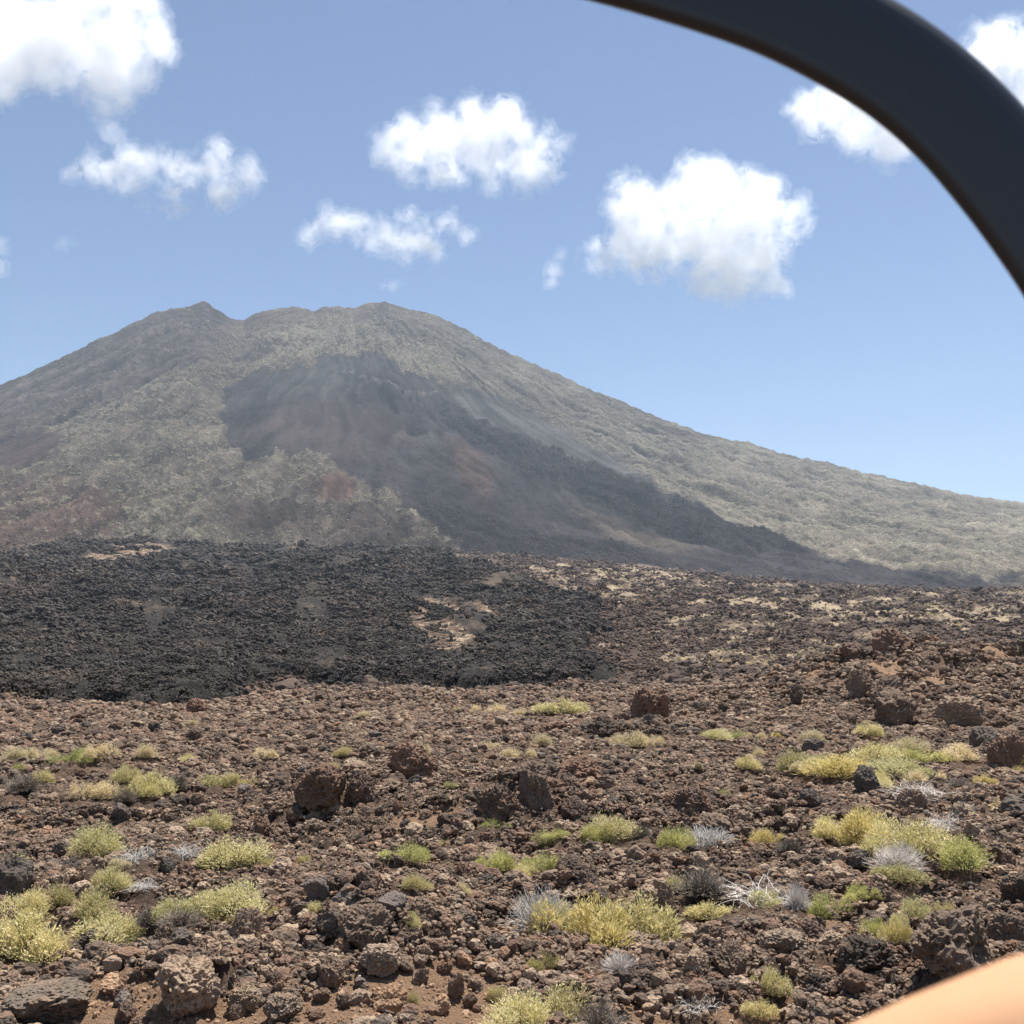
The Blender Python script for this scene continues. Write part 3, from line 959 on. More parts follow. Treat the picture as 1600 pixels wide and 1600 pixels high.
# blocks on the far plain and on the black flow
x, y, r = scatter_plain(14000, 120, 1500, 1.9, rng)
s = np.maximum(0.5, 0.0016 * r) * np.minimum(rng.random(len(x)) ** (-1 / 2.6), 4.0)
far_src = [rock_mesh('block', 360 + k, 2, M_FAR, 0.9, 6) for k in range(5)]
stuff_scatter('far_rubble', np.stack([x, y, ground_z(x, y) - 0.3 * s], -1), s, far_src, 'far brown lava blocks strewn over the plain', 3)
x, y, z, r = [a[84000:106000] for a in FLOWPTS]
s = np.maximum(0.08, 0.0008 * r) * np.minimum(rng.random(len(x)) ** (-1 / 2.0), 4.5) * np.exp(0.5 * view_fbm(x, y, 0.08, 0.3, 2, 421))
blk = [rock_mesh('black_block', 380 + k, 2, M_BLACK, 0.9, 6) for k in range(6)]
jx = rng.normal(0, 1, (2, len(x))) * 0.004 * r
stuff_scatter('black_blocks', np.stack([x + jx[0], y + jx[1], z - 0.3 * s], -1), s, blk, 'black lava blocks covering the dark flow', 4)
# ------------------------------------------------------------------ pale tufts of dry grass on the far plain (past counting)
def raw_mesh(name, V, Q, mat, shade=None):
    me = bpy.data.meshes.new(name)
    V = np.asarray(V, np.float32)
    Q = np.asarray(Q, np.int32)
    k = Q.shape[1]
    me.vertices.add(len(V))
    me.vertices.foreach_set('co', V.ravel())
    me.loops.add(Q.size)
    me.loops.foreach_set('vertex_index', Q.ravel())
    me.polygons.add(len(Q))
    me.polygons.foreach_set('loop_start', np.arange(0, Q.size, k, dtype=np.int32))
    me.update(calc_edges=True)
    if shade is not None:
        a = me.attributes.new('shade', 'FLOAT', 'POINT')
        a.data.foreach_set('value', np.asarray(shade, np.float32))
    me.materials.append(mat)
    return me


def unit(v):
    return v / (np.linalg.norm(v, axis=-1, keepdims=True) + 1e-9)


def blades(rng, P, D, L, W):
    """one leaf-shaped face for each point"""
    s = unit(np.cross(D, rng.normal(size=D.shape))) * W[:, None]
    m = P + D * (L * 0.5)[:, None]
    V = np.stack([P, m + s, P + D * L[:, None], m - s], 1).reshape(-1, 3)
    Q = np.arange(len(P) * 4).reshape(-1, 4)
    return V, Q


def tubes(paths, rads):
    """three-sided twigs; paths (n, k, 3), radius tapering to the tip"""
    n, k, _ = paths.shape
    d = unit(paths[:, -1] - paths[:, 0])
    a = unit(np.cross(d, np.array([0.31, 0.77, 0.55])))
    b = np.cross(d, a)
    V = []
    for j in range(3):
        ang = j * 2.0944
        o = a * math.cos(ang) + b * math.sin(ang)
        tp = np.linspace(1, 0.35, k)
        V.append(paths + o[:, None, :] * (rads[:, None] * tp[None, :])[..., None])
    V = np.stack(V, 2)                                     # n, k, 3, 3
    idx = np.arange(n * k * 3).reshape(n, k, 3)
    Q = []
    for j in range(3):
        j2 = (j + 1) % 3
        Q.append(np.stack([idx[:, :-1, j], idx[:, :-1, j2], idx[:, 1:, j2], idx[:, 1:, j]], -1).reshape(-1, 4))
    return V.reshape(-1, 3), np.concatenate(Q)


def shrub_parts(kind, seed):
    """meshes of one plant, one unit wide and one unit high: {part name: mesh}"""
    rng = np.random.default_rng(seed)
    out = {}
    if kind in ('white', 'dry'):
        n = 480 if kind == 'white' else 420
        th = rng.uniform(0, 6.283, n)
        el = np.arcsin(rng.uniform(0.05, 1.0, n))
        D = np.stack([np.cos(th) * np.cos(el), np.sin(th) * np.cos(el), np.sin(el)], -1)
        ln = rng.uniform(0.65, 1.05, n)[:, None]
        B = rng.normal(0, 0.07, (n, 3)) * np.array([1, 1, 0])
        tip = B + D * ln * np.array([0.5, 0.5, 1.0])
        mid = (B + tip) / 2 + rng.normal(0, 0.035, (n, 3))
        q3 = B * 0.25 + tip * 0.75 + rng.normal(0, 0.03, (n, 3))
        V, Q = tubes(np.stack([B, mid, q3, tip], 1), rng.uniform(0.006, 0.011, n))
        out['twigs'] = raw_mesh('twigs', V, Q, PM[kind], np.repeat(rng.random(n), 12))
        if kind == 'dry':
            P = tip[rng.integers(0, n, 260)] * rng.uniform(0.7, 1.0, (260, 1))
            V, Q = blades(rng, P, unit(rng.normal(size=P.shape)), rng.uniform(0.03, 0.07, 260), rng.uniform(0.006, 0.012, 260))
            out['foliage'] = raw_mesh('foliage', V, Q, PM['dry'], np.repeat(rng.random(260), 4))
        return out
    if kind == 'branch':
        n, k = 110, 9
        th = rng.uniform(0, 6.283, n)
        paths = np.zeros((n, k, 3))
        p = np.stack([rng.normal(0, 0.16, n), rng.normal(0, 0.16, n), rng.uniform(0, 0.25, n)], -1)
        hd = np.stack([np.cos(th), np.sin(th), rng.uniform(0.0, 1.4, n)], -1)
        for j in range(k):
            paths[:, j] = p
            p = p + unit(hd) * rng.uniform(0.04, 0.085, (n, 1)) * np.array([1, 1, 1.5])
            hd = hd + rng.normal(0, 0.5, (n, 3)) - np.array([0, 0, 0.13])
            p[:, 2] = np.clip(p[:, 2], 0.02, 1.0)
        V, Q = tubes(paths, rng.uniform(0.004, 0.010, n))
        out['branches'] = raw_mesh('branches', V, Q, PM['white'], np.repeat(rng.random(n), 3 * k))
        return out
    # leafy mounds made of several uneven lobes
    nl = {'straw': 4, 'gold': 5}.get(kind, 6)
    cx = rng.normal(0, 0.23, nl)
    cyy = rng.normal(0, 0.20, nl)
    rad = rng.uniform(0.13, 0.29, nl)
    hgt = rng.uniform(0.45, 1.0, nl)
    hgt[0], cx[0], cyy[0], rad[0] = 1.0, 0.0, 0.0, 0.33
    n = {'straw': 4300}.get(kind, 4300)
    li = rng.integers(0, nl, n)
    th = rng.uniform(0, 6.283, n)
    el = np.arcsin(rng.uniform(-0.05, 1.0, n))
    D = np.stack([np.cos(th) * np.cos(el), np.sin(th) * np.cos(el), np.sin(el)], -1)
    shell = rng.uniform(0.3, 1.0, n) ** 0.45
    shell *= 1 + 0.16 * np.sin(th * 5 + li * 2.1) * np.cos(el * 6 + li)      # tufted surface
    P = np.stack([cx[li] + D[:, 0] * rad[li] * shell, cyy[li] + D[:, 1] * rad[li] * shell, 0.02 + D[:, 2] * hgt[li] * 0.86 * shell], -1)
    P[:, 2] = np.maximum(P[:, 2], 0.01)
    up = {'straw': 0.7, 'gold': 0.9}.get(kind, 0.8)
    BD = unit(D * 0.8 + np.array([0, 0, up]) + rng.normal(0, 0.38, (n, 3)))
    long = {'straw': 0.065, 'gold': 0.095}.get(kind, 0.08)
    L = rng.uniform(0.6, 1.35, n) * long * np.where(rng.random(n) < 0.05, 1.9, 1.0)
    V, Q = blades(rng, P, BD, L, rng.uniform(0.0045, 0.0105, n))
    sh = np.clip(rng.normal(0.5, 0.25, n) + (li % 3 - 1) * 0.14, 0, 1)
    out['foliage'] = raw_mesh('foliage', V, Q, PM[kind], np.repeat(sh, 4))
    ns = 80
    tip = P[rng.integers(0, n, ns)]
    B = np.stack([tip[:, 0] * 0.25, tip[:, 1] * 0.25, np.zeros(ns)], -1)
    mid = (B + tip) / 2 + rng.normal(0, 0.03, (ns, 3))
    V, Q = tubes(np.stack([B, mid, tip], 1), rng.uniform(0.005, 0.010, ns))
    out['stems'] = raw_mesh('stems', V, Q, PM['stem'], np.repeat(rng.random(ns), 9))
    nf = {'yellow': 190, 'olive': 60, 'green': 70, 'gold': 60}.get(kind, 0)
    if nf:
        top = np.nonzero((shell > 0.85) & (D[:, 2] > 0.25))[0]
        k = top[rng.integers(0, len(top), nf)]
        c = P[k] + BD[k] * L[k][:, None] * 1.05
        s = rng.uniform(0.008, 0.016, nf)[:, None]
        o6 = np.array([[1, 0, 0], [0, 1, 0], [-1, 0, 0], [0, -1, 0], [0, 0, 1.6], [0, 0, -1.2]])
        V = (c[:, None, :] + o6[None] * s[..., None]).reshape(-1, 3)
        tri = np.array([[0, 1, 4], [1, 2, 4], [2, 3, 4], [3, 0, 4], [1, 0, 5], [2, 1, 5], [3, 2, 5], [0, 3, 5]])
        Q = (np.arange(nf)[:, None, None] * 6 + tri[None]).reshape(-1, 3)
        out['flower_heads'] = raw_mesh('flower_heads', V, Q, PM['cream'], np.repeat(rng.random(nf), 6))
    return out


KINDS = ('yellow', 'green', 'olive', 'gold', 'straw', 'dry', 'white', 'branch')
PLANTS = {k: [shrub_parts(k, 1000 + 17 * i + 101 * j) for j in range(3)] for i, k in enumerate(KINDS)}


def simple_tuft(seed, mat='straw'):
    rng = np.random.default_rng(seed)
    n = 70
    th = rng.uniform(0, 6.283, n)
    P = np.stack([np.cos(th), np.sin(th), np.zeros(n)], -1) * rng.uniform(0, 0.45, (n, 1))
    D = unit(P * 1.0 + np.array([0, 0, 0.6]) + rng.normal(0, 0.3, (n, 3)))
    V, Q = blades(rng, P, D, rng.uniform(0.2, 0.45, n), rng.uniform(0.04, 0.09, n))
    return raw_mesh('tuft', V, Q, PM[mat], np.repeat(rng.random(n), 4))


rng = np.random.default_rng(77)
x, y, r = scatter_plain(95000, 95, 1400, 1.95, rng)
keep = streak(x, y) > 0.25 + 0.6 * rng.random(len(x))
x, y, r = x[keep], y[keep], r[keep]
s = np.maximum(0.5, 0.0017 * r) * rng.uniform(0.6, 1.6, len(x))
stuff_scatter('dry_grass', np.stack([x, y, ground_z(x, y) - 0.05 * s], -1), s, [simple_tuft(k) for k in range(4)], 'pale dry grass tufts on the far lava plain', 6, squash=(0.4, 0.8))

X, Y, Z, VG, DK, R2, U2, RK, PK = MT
i, j = rng.integers(2, NU - 2, 150000), rng.integers(0, NA, 150000)
k = RK[i, j] > 0.25 + 0.7 * rng.random(len(i))
i, j = i[k], j[k]
s = 0.0008 * R2[i, j] * np.minimum(rng.random(len(i)) ** (-1 / 2.6), 2.4)
stuff_scatter('mountain_blocks', np.stack([X[i, j] + rng.normal(0, 2, len(i)), Y[i, j] + rng.normal(0, 3, len(i)), Z[i, j] - 0.3 * s], -1), s, [rock_mesh('crag', 620 + q, 2, (M_BLACK, M_FAR)[q % 2], 0.9, 6) for q in range(6)], 'dark lava blocks along the flows on the volcano', 9)
i, j = rng.integers(2, NU - 2, 90000), rng.integers(0, NA, 90000)
k = PK[i, j] > 0.35 + 0.65 * rng.random(len(i))
i, j = i[k], j[k]
s = 0.0012 * R2[i, j] * np.minimum(rng.random(len(i)) ** (-1 / 2.6), 2.2)
stuff_scatter('vent_crags', np.stack([X[i, j], Y[i, j], Z[i, j] - 0.2 * s], -1), s, [rock_mesh('crag', 640 + q, 2, (M_GREY, M_TAN, M_GREY, M_FAR)[q], 0.9, 6) for q in range(4)], 'pale crags along the rim of the vent', 10)
i, j = rng.integers(2, NU - 2, 130000), rng.integers(0, NA, 130000)
cl = fbm(X[i, j] / 130, Y[i, j] / 200, 3, 301) + 0.6 * fbm(X[i, j] / 30, Y[i, j] / 50, 2, 305)
k = (VG[i, j] * (1 - 0.55 * sst(0.55, 0.95, U2[i, j])) + 0.8 * cl > 0.36 + 0.8 * rng.random(len(i))) & (DK[i, j] < 0.3)
i, j = i[k], j[k]
s = 0.0015 * R2[i, j] * rng.uniform(0.5, 1.6, len(i))
stuff_scatter('mountain_scrub', np.stack([X[i, j] + rng.normal(0, 2, len(i)), Y[i, j] + rng.normal(0, 3, len(i)), Z[i, j] - 0.05 * s], -1), s, [simple_tuft(k, 'scrub') for k in range(10, 14)], 'pale scrub dotting the volcano slopes', 8, squash=(0.3, 0.6))

# ------------------------------------------------------------------ shrubs, every one a thing of its own: (x, base row, width, height, kind) as seen
KIND_WORDS = {'yellow': 'yellow green shrub', 'green': 'fresh green shrub', 'olive': 'dull olive shrub', 'gold': 'golden yellow shrub', 'straw': 'straw cushion plant',
              'dry': 'grey brown dry shrub', 'white': 'bleached spiky dead shrub', 'branch': 'tangle of bleached branches'}
KIND_NAMES = {'yellow': 'flowering_shrub', 'green': 'green_shrub', 'olive': 'olive_shrub', 'gold': 'golden_shrub', 'straw': 'cushion_plant', 'dry': 'dry_shrub', 'white': 'dead_shrub', 'branch': 'dead_branches'}
THINGS = []          # (object, px, py, words, width)


def size_word(w, a, b):
    return 'small' if w < a else ('large' if w > b else 'middling')


prng = random.Random(3)
for i, (px, py, w, h, kind) in enumerate(SHRUBS):
    gx, gy, r = ground_at(px, py)
    o = bpy.data.objects.new(KIND_NAMES[kind], None)
    COL.objects.link(o)
    gz = float(ground_z(gx, gy))
    k = r / F
    o.location = (gx, gy, gz + 0.015 + 0.0012 * r)
    o.rotation_euler = (0, 0, prng.uniform(0, 6.28))
    wd = w * k * 1.15
    o.scale = (wd, wd * prng.uniform(0.85, 1.05), max(h * k * 0.92, wd * 0.30))
    o.empty_display_size = 0.1
    for nm, me in PLANTS[kind][i % 3].items():
        c = link(nm, me, o)
        c['kind'] = 'stuff'
    tag(o, None, 'shrub' if kind not in ('branch',) else 'dead branches', 'shrubs scattered over the lava plain')
    THINGS.append((o, px, py, size_word(w, 36, 70) + ' ' + KIND_WORDS[kind], w))

# ------------------------------------------------------------------ lava rocks: the ones that show largest are things of their own
MESH = {}
for key, mt, spk, fl in (('dark', M_DARK, 0.8, 1.0), ('red', M_RED, 1.0, 1.0), ('grey', M_GREY, 0.55, 0.85), ('clinker', M_ROCK, 1.0, 1.0), ('tan', M_TAN, 0.5, 0.8), ('black', M_CHAR, 0.8, 1.0), ('pale', M_PALE, 0.3, 1.0)):
    MESH[key] = [rock_mesh('lava_rock', 500 + 31 * j + hash(len(key) * 7 + ord(key[0])) % 97, 5 if key in ('dark', 'red', 'clinker') else 4, mt, spk, 9, fl) for j in range(3 if key != 'pale' else 1)]
HERO = [  # x, base row, width, height, look, tilt, label
    (641, 1219, 66, 50, 'red', 0.10, 'squarish reddish brown boulder with its near face in shade'),
    (500, 1270, 74, 58, 'red', 0.0, 'jagged rusty outcrop rock, left half of the red pair'),
    (560, 1262, 56, 46, 'red', 0.2, 'jagged rusty outcrop rock, right half of the red pair'),
    (782, 1291, 66, 58, 'red', -0.1, 'peaked rusty boulder, left one of the twin boulders'),
    (846, 1282, 66, 66, 'dark', -0.35, 'tall leaning slab boulder, right one of the twin boulders'),
    (905, 1236, 84, 46, 'red', 0.0, 'long rusty rock behind the leaning slab boulder'),
    (903, 1294, 44, 38, 'dark', 0.2, 'squat dark rock right of the leaning slab boulder'),
    (928, 1246, 36, 20, 'tan', 0.0, 'ochre faced rock right of the leaning slab boulder'),
    (1345, 1096, 44, 40, 'dark', 0.1, 'dark upright rock on top of the right mound'),
    (1386, 1108, 56, 44, 'dark', -0.2, 'broad brown rock on top of the right mound'),
    (1402, 1138, 82, 46, 'dark', 0.1, 'large dark boulder in the side of the right mound'),
    (1500, 1140, 70, 40, 'clinker', 0.0, 'dark clinker heap beside the pale stone on the right mound'),
    (1245, 1104, 20, 28, 'dark', 0.0, 'slim upright rock left of the right mound'),
    (1015, 1138, 66, 54, 'red', 0.0, 'reddish clinker heap behind the straw cushion plants'),
    (1100, 1115, 28, 18, 'dark', 0.0, 'small dark block far back between the two red heaps'),
    (1132, 1113, 20, 14, 'dark', 0.1, 'smaller dark block beside its far twin'),
    (1497, 1126, 11, 18, 'pale', 0.0, 'small white stone on the right mound'),
    (1271, 1180, 32, 22, 'black', 0.0, 'dark grey block behind the golden shrubs'),
    (1545, 1174, 40, 30, 'black', 0.0, 'charcoal block near the right edge behind an upright reddish rock'),
    (1572, 1206, 42, 46, 'red', 0.05, 'upright reddish brown rock near the right edge'),
    (1425, 1280, 54, 38, 'dark', 0.1, 'rounded dark rock in front of the bleached branches'),
    (1270, 1264, 34, 26, 'black', 0.2, 'black rock in front of the golden shrub patch'),
    (1356, 1246, 40, 38, 'black', 0.1, 'black jagged rock at the foot of the yellow shrub patch'),
    (1216, 1254, 38, 22, 'clinker', 0.0, 'brown clinker lump left of the black jagged rocks'),
    (1590, 1286, 60, 34, 'black', 0.0, 'black rounded rock cut by the right edge'),
    (1492, 1548, 176, 98, 'dark', 0.08, 'big overhanging dark rock just above the bare arm'),
    (1358, 1540, 90, 54, 'clinker', 0.0, 'grey brown rock left of the big overhanging rock'),
    (1500, 1530, 52, 26, 'clinker', 0.0, 'rough lump in front of the big overhanging rock'),
    (1226, 1508, 68, 42, 'clinker', 0.1, 'dark hollowed rock left of the golden tuft'),
    (1110, 1500, 62, 44, 'dark', 0.0, 'brown rock in front of the cream flowered shrub'),
    (1150, 1542, 50, 52, 'dark', 0.2, 'dark rock with a deep shadow below centre right'),
    (1046, 1476, 38, 76, 'dark', 0.1, 'tall dark rock at the right end of the large yellow clump'),
    (384, 1500, 68, 66, 'dark', 0.0, 'round brown boulder below the cream flowered shrub'),
    (430, 1517, 44, 42, 'clinker', 0.0, 'rough grey rock right of the round brown boulder'),
    (256, 1495, 52, 40, 'dark', 0.1, 'dark rock left of the round brown boulder'),
    (460, 1522, 40, 24, 'red', 0.0, 'rusty stone two right of the round brown boulder'),
    (516, 1548, 46, 40, 'clinker', 0.0, 'dark clinker rock beside the ochre soil'),
    (286, 1596, 108, 80, 'clinker', 0.0, 'big rough clinker boulder at the bottom left'),
    (12, 1424, 52, 64, 'black', -0.1, 'charcoal rock cut by the left edge'),
    (72, 1602, 124, 44, 'clinker', 0.0, 'broad flat rough rock in the bottom left corner'),
    (497, 1418, 40, 36, 'grey', 0.1, 'steep grey rock left of the smooth grey slabs'),
    (145, 1492, 46, 28, 'clinker', 0.0, 'low clinker rock right of the big left shrub'),
    (115, 1504, 30, 24, 'black', 0.0, 'small black rock touching the big left shrub'),
    (382, 1584, 46, 34, 'clinker', 0.0, 'dark rock right of the big bottom left boulder'),
    (440, 1602, 52, 36, 'clinker', 0.1, 'rough rock at the bottom edge beside ochre soil'),
    (553, 1430, 68, 38, 'grey', 0.0, 'smooth grey slab rock, left one of the pale pair'),
    (612, 1436, 54, 30, 'grey', 0.1, 'smooth grey slab rock, right one of the pale pair'),
    (570, 1486, 98, 56, 'dark', 0.0, 'broad brown rock in front of the smooth grey slabs'),
    (665, 1450, 56, 36, 'dark', 0.0, 'brown rock right of the smooth grey slabs'),
    (725, 1454, 42, 24, 'clinker', 0.0, 'low clinker rock left of the bleached spiky shrub'),
    (518, 1474, 38, 42, 'black', 0.0, 'black rock left of the broad brown rock'),
    (895, 1396, 66, 40, 'dark', 0.0, 'dark rock behind the bleached spiky shrub'),
    (950, 1494, 20, 28, 'dark', 0.0, 'small upright stone below the large yellow clump'),
    (996, 1496, 68, 30, 'clinker', 0.0, 'low rocks below the right half of the large yellow clump'),
    (710, 1564, 28, 34, 'dark', 0.1, 'small steep rock in the ochre soil at bottom centre'),
    (612, 1586, 54, 34, 'tan', 0.1, 'tilted ochre slab stone at the bottom'),
    (592, 1526, 66, 36, 'clinker', 0.0, 'rough grey rock below the broad brown rock'),
    (308, 1118, 32, 22, 'red', 0.0, 'lone reddish block far back at the edge of the black flow'),
    (345, 1156, 22, 10, 'dark', 0.0, 'dark low block far back on the left plain'),
    (410, 1312, 36, 30, 'red', 0.0, 'rusty rock right of the small yellow green shrub'),
    (1085, 1280, 60, 40, 'red', 0.0, 'rusty lump right of centre above the green shrubs'),
    (1600, 1420, 60, 40, 'clinker', 0.0, 'brown rock cut by the right edge above the arm'),
    (1575, 1490, 60, 46, 'dark', 0.0, 'dark rock between the overhanging rock and the right edge'),
    (700, 1300, 40, 22, 'clinker', 0.0, 'low clinker rock left of the twin boulders'),
    (860, 1155, 50, 20, 'red', 0.0, 'low reddish ridge of rock behind the straw cushion'),
]


def add_rock(px, py, w, h, key, tilt, var):
    gx, gy, r = ground_at(px, py)
    k = r / F
    o = link('boulder' if w >= 40 else 'lava_rock', MESH[key][var % len(MESH[key])])
    gz = float(base_z(gx, gy) + coarse(gx, gy) + 0.6 * outcrop(np.array(gx), np.array(gy)))
    o.location = (gx, gy, gz - 0.10 * h * k)
    o.rotation_euler = (prng.uniform(-0.08, 0.08), tilt, prng.uniform(0, 6.28))
    o.scale = (w * k, w * k * prng.uniform(0.9, 1.1), h * k * 1.26)
    for_tan = o
    return for_tan


taken = []
for i, (px, py, w, h, key, tilt, lab) in enumerate(HERO):
    o = add_rock(px, py, w, h, key, tilt, i)
    tag(o, lab, 'rock', 'lava rocks on the plain')
    taken.append((px, py - h * 0.4, w))
for px, py, w, h, kind in SHRUBS:
    taken.append((px, py - h * 0.4, w * 0.9))
LOOKW = {'dark': 'dark brown lava rock', 'red': 'rusty red lava rock', 'grey': 'smooth grey lava rock', 'clinker': 'rough brown clinker rock', 'black': 'charcoal black lava rock', 'tan': 'ochre tinted lava rock'}
n = 0
while n < 232:
    py = 1125 + 480 * prng.random() ** 0.75
    px = prng.uniform(0, 1600)
    if py > 1600 - (px - 1310) * 0.345 and px > 1290:
        continue
    q = (py - 1100) / 500
    w = prng.uniform(13, 19) * (0.75 + 0.75 * q) * prng.random() ** -0.30
    if w > 46 or any(abs(px - a) < (w + c) * 0.55 and abs(py - b) < (w + c) * 0.38 for a, b, c in taken):
        continue
    key = prng.choices(('dark', 'red', 'grey', 'clinker', 'black', 'tan'), (6, 3, 1, 6, 4, 0.5))[0]
    h = w * prng.uniform(0.55, 0.9)
    o = add_rock(px, py, w, h, key, prng.uniform(-0.25, 0.25), prng.randrange(3))
    tag(o, None, 'rock', 'lava rocks on the plain')
    THINGS.append((o, px, py, size_word(w, 20, 31) + ' ' + LOOKW[key], w))
    taken.append((px, py, w))
    n += 1

# labels that single each one out: its look, then its side of the nearest landmark
MARKS = [('the squarish reddish boulder', 641, 1200), ('the jagged rusty outcrop', 525, 1245), ('the twin boulders', 815, 1262), ('the smooth grey slabs', 583, 1425),
         ('the large yellow clump', 965, 1450), ('the big bleached spiky shrub', 846, 1435), ('the round brown boulder', 384, 1475), ('the big overhanging rock', 1492, 1510),
         ('the bright golden clump', 1360, 1310), ('the long bleached branches', 1182, 1398), ('the large dark mound boulder', 1402, 1118), ('the three green shrubs', 815, 1360),
         ('the cream flowered bottom shrub', 850, 1590), ('the big left shrub', 46, 1470), ('the left straw cushion row', 100, 1186), ('the wide cream flowered left shrub', 354, 1335),
         ('the big bottom left boulder', 286, 1565), ('the dark green right shrub', 1514, 1355), ('the yellow patch below the mound', 1400, 1205), ('the paired straw cushions', 1005, 1162),
         ('the upright rock by the right edge', 1572, 1185), ('the golden patch', 1308, 1208), ('the mixed shrub patch at left', 195, 1240), ('the tilted ochre slab', 612, 1572),
         ('the lone far red block', 308, 1110), ('the bleached shrub beside green tufts', 1108, 1312), ('the paired yellow left shrubs', 165, 1455), ('the deep shadowed rock', 1150, 1515)]
ORD = ['nearest', 'second nearest', 'third nearest', 'fourth nearest', 'fifth nearest', 'sixth nearest', 'seventh nearest', 'eighth nearest', 'ninth nearest', 'tenth nearest', 'eleventh nearest', 'twelfth nearest']
keyed = {}
for o, px, py, words, w in THINGS:
    best = sorted(MARKS, key=lambda m: math.hypot(m[1] - px, 1.6 * (m[2] - py)))[0]
    dx, dy = px - best[1], (py - best[2]) * 1.6
    d = math.hypot(dx, dy)
    if d < 14:
        rel = 'at'
    elif abs(dx) > abs(dy):
        rel = 'left of' if dx < 0 else 'right of'
    else:
        rel = 'behind' if dy < 0 else 'in front of'
    keyed.setdefault((words, rel, best[0]), []).append((d, o))
for (words, rel, mark), lst in keyed.items():
    lst.sort(key=lambda t: t[0])
    for k, (d, o) in enumerate(lst):
        o['label'] = '%s %s %s' % (words, rel, mark) + (', %s' % ORD[min(k, 11)] if len(lst) > 1 else '')

# ------------------------------------------------------------------ clouds
def cloud_material(name, dens):
    m = bpy.data.materials.new(name)
    m.use_nodes = True
    nt = m.node_tree
    nt.nodes.remove(nt.nodes['Principled BSDF'])
    v = nt.nodes.new('ShaderNodeVolumePrincipled')
    v.inputs['Color'].default_value = (1, 1, 1, 1)
    tc = N(nt, 'ShaderNodeTexCoord').outputs['Object']
    n1 = noise_node(nt, tc, 0.0062, 6, 0.62)
    dn = ramp(nt, n1.outputs['Fac'], [(0.40, (0, 0, 0)), (0.62, (1, 1, 1))]).outputs[0]
    nt.links.new(math_node(nt, 'MULTIPLY', dn, dens), v.inputs['Density'])
    v.inputs['Anisotropy'].default_value = 0.62
    nt.links.new(v.outputs[0], nt.nodes['Material Output'].inputs['Volume'])
    return m


M_CLOUD = [cloud_material('cumulus veil', 0.0020), cloud_material('cumulus body', 0.0042), cloud_material('cumulus core', 0.0045)]
M_WISP = [cloud_material('thin cloud veil', 0.0016), cloud_material('thin cloud', 0.0035)]


def cloud(puffs, base_row, label, wisp=False, seed=0):
    rnd = random.Random(seed)
    cx = sum(p[0] for p in puffs) / len(puffs)
    cyy = sum(p[1] for p in puffs) / len(puffs)
    _, tb_ = ray(cx, base_row)
    D = (2700.0 - CH) / tb_                     # cumulus bases share one level
    c0 = None
    bm = bmesh.new()
    pl = list(puffs)
    for (px, py, rr) in puffs:                  # small turrets on the big ones
        if rr > 15:
            for _ in range(5):
                a = rnd.uniform(0, 6.28)
                q = rnd.uniform(0.30, 0.5) * rr
                pl.append((px + math.cos(a) * rr * 0.78, py + math.sin(a) * rr * 0.70, q))
    for px, py, rr in pl:
        az, t = ray(px, py)
        k = D / F * math.sqrt(1 + t * t)
        d = D + rnd.uniform(-0.9, 0.9) * rr * k
        p = Vector((d * math.sin(az), d * math.cos(az), CH + d * t))
        if c0 is None:
            c0 = p.copy()
        bmesh.ops.create_icosphere(bm, subdivisions=2, radius=rr * k, matrix=Matrix.Translation(p - c0))
    me = bpy.data.meshes.new('cloud_puffs')
    bm.to_mesh(me)
    bm.free()
    tmp = bpy.data.objects.new('tmp', me)
    COL.objects.link(tmp)
    md = tmp.modifiers.new('r', 'REMESH')
    md.mode = 'VOXEL'
    pxm = D / F
    md.voxel_size = pxm * (4.6 if len(puffs) > 8 else 2.5)
    dg = bpy.context.evaluated_depsgraph_get()
    out = bpy.data.meshes.new_from_object(tmp.evaluated_get(dg))
    bpy.data.objects.remove(tmp)
    bpy.data.meshes.remove(me)
    out.name = 'cloud'
    s1, s2, s3 = 1 / (pxm * 34), 1 / (pxm * 15), 1 / (pxm * 7)
    off = Vector((seed * 3.7, seed * 1.3, 0))
    nv = len(out.vertices)
    co = np.zeros(nv * 3, np.float32)
    no = np.zeros(nv * 3, np.float32)
    out.vertices.foreach_get('co', co)
    out.vertices.foreach_get('normal', no)
    h = np.zeros(nv, np.float32)
    amp = 1.0 if not wisp else 0.7
    for i in range(nv):
        p = Vector(co[3 * i:3 * i + 3])
        h[i] = mn.noise(p * s1 + off) * 13 + (0.35 - abs(mn.noise(p * s2 + off))) * 13 + mn.noise(p * s3 + off) * 5.5
    co, no = co.reshape(-1, 3), no.reshape(-1, 3)
    o = None
    layers = (('cloud', 6.0, 1.5), ('cloud_body', -2.0, 1.15), ('cloud_core', -11.0, 0.9)) if not wisp else (('cloud', 3.0, 0.9), ('cloud_body', -2.0, 0.6))
    for k, (nm, grow, am) in enumerate(layers):        # thin veil, body and dense core
        lay = out if k == 0 else out.copy()
        lay.name = nm
        cc = co + no * ((h * am + grow) * pxm)[:, None]
        lay.vertices.foreach_set('co', cc.ravel())
        lay.polygons.foreach_set('use_smooth', np.ones(len(lay.polygons), bool))
        lay.materials.clear()
        lay.materials.append((M_WISP if wisp else M_CLOUD)[k])
        lay.update()
        q = link(nm, lay, o)
        if k == 0:
            o = q
            o.location = c0
    tag(o, label, 'cloud', 'clouds in the sky')
    return o


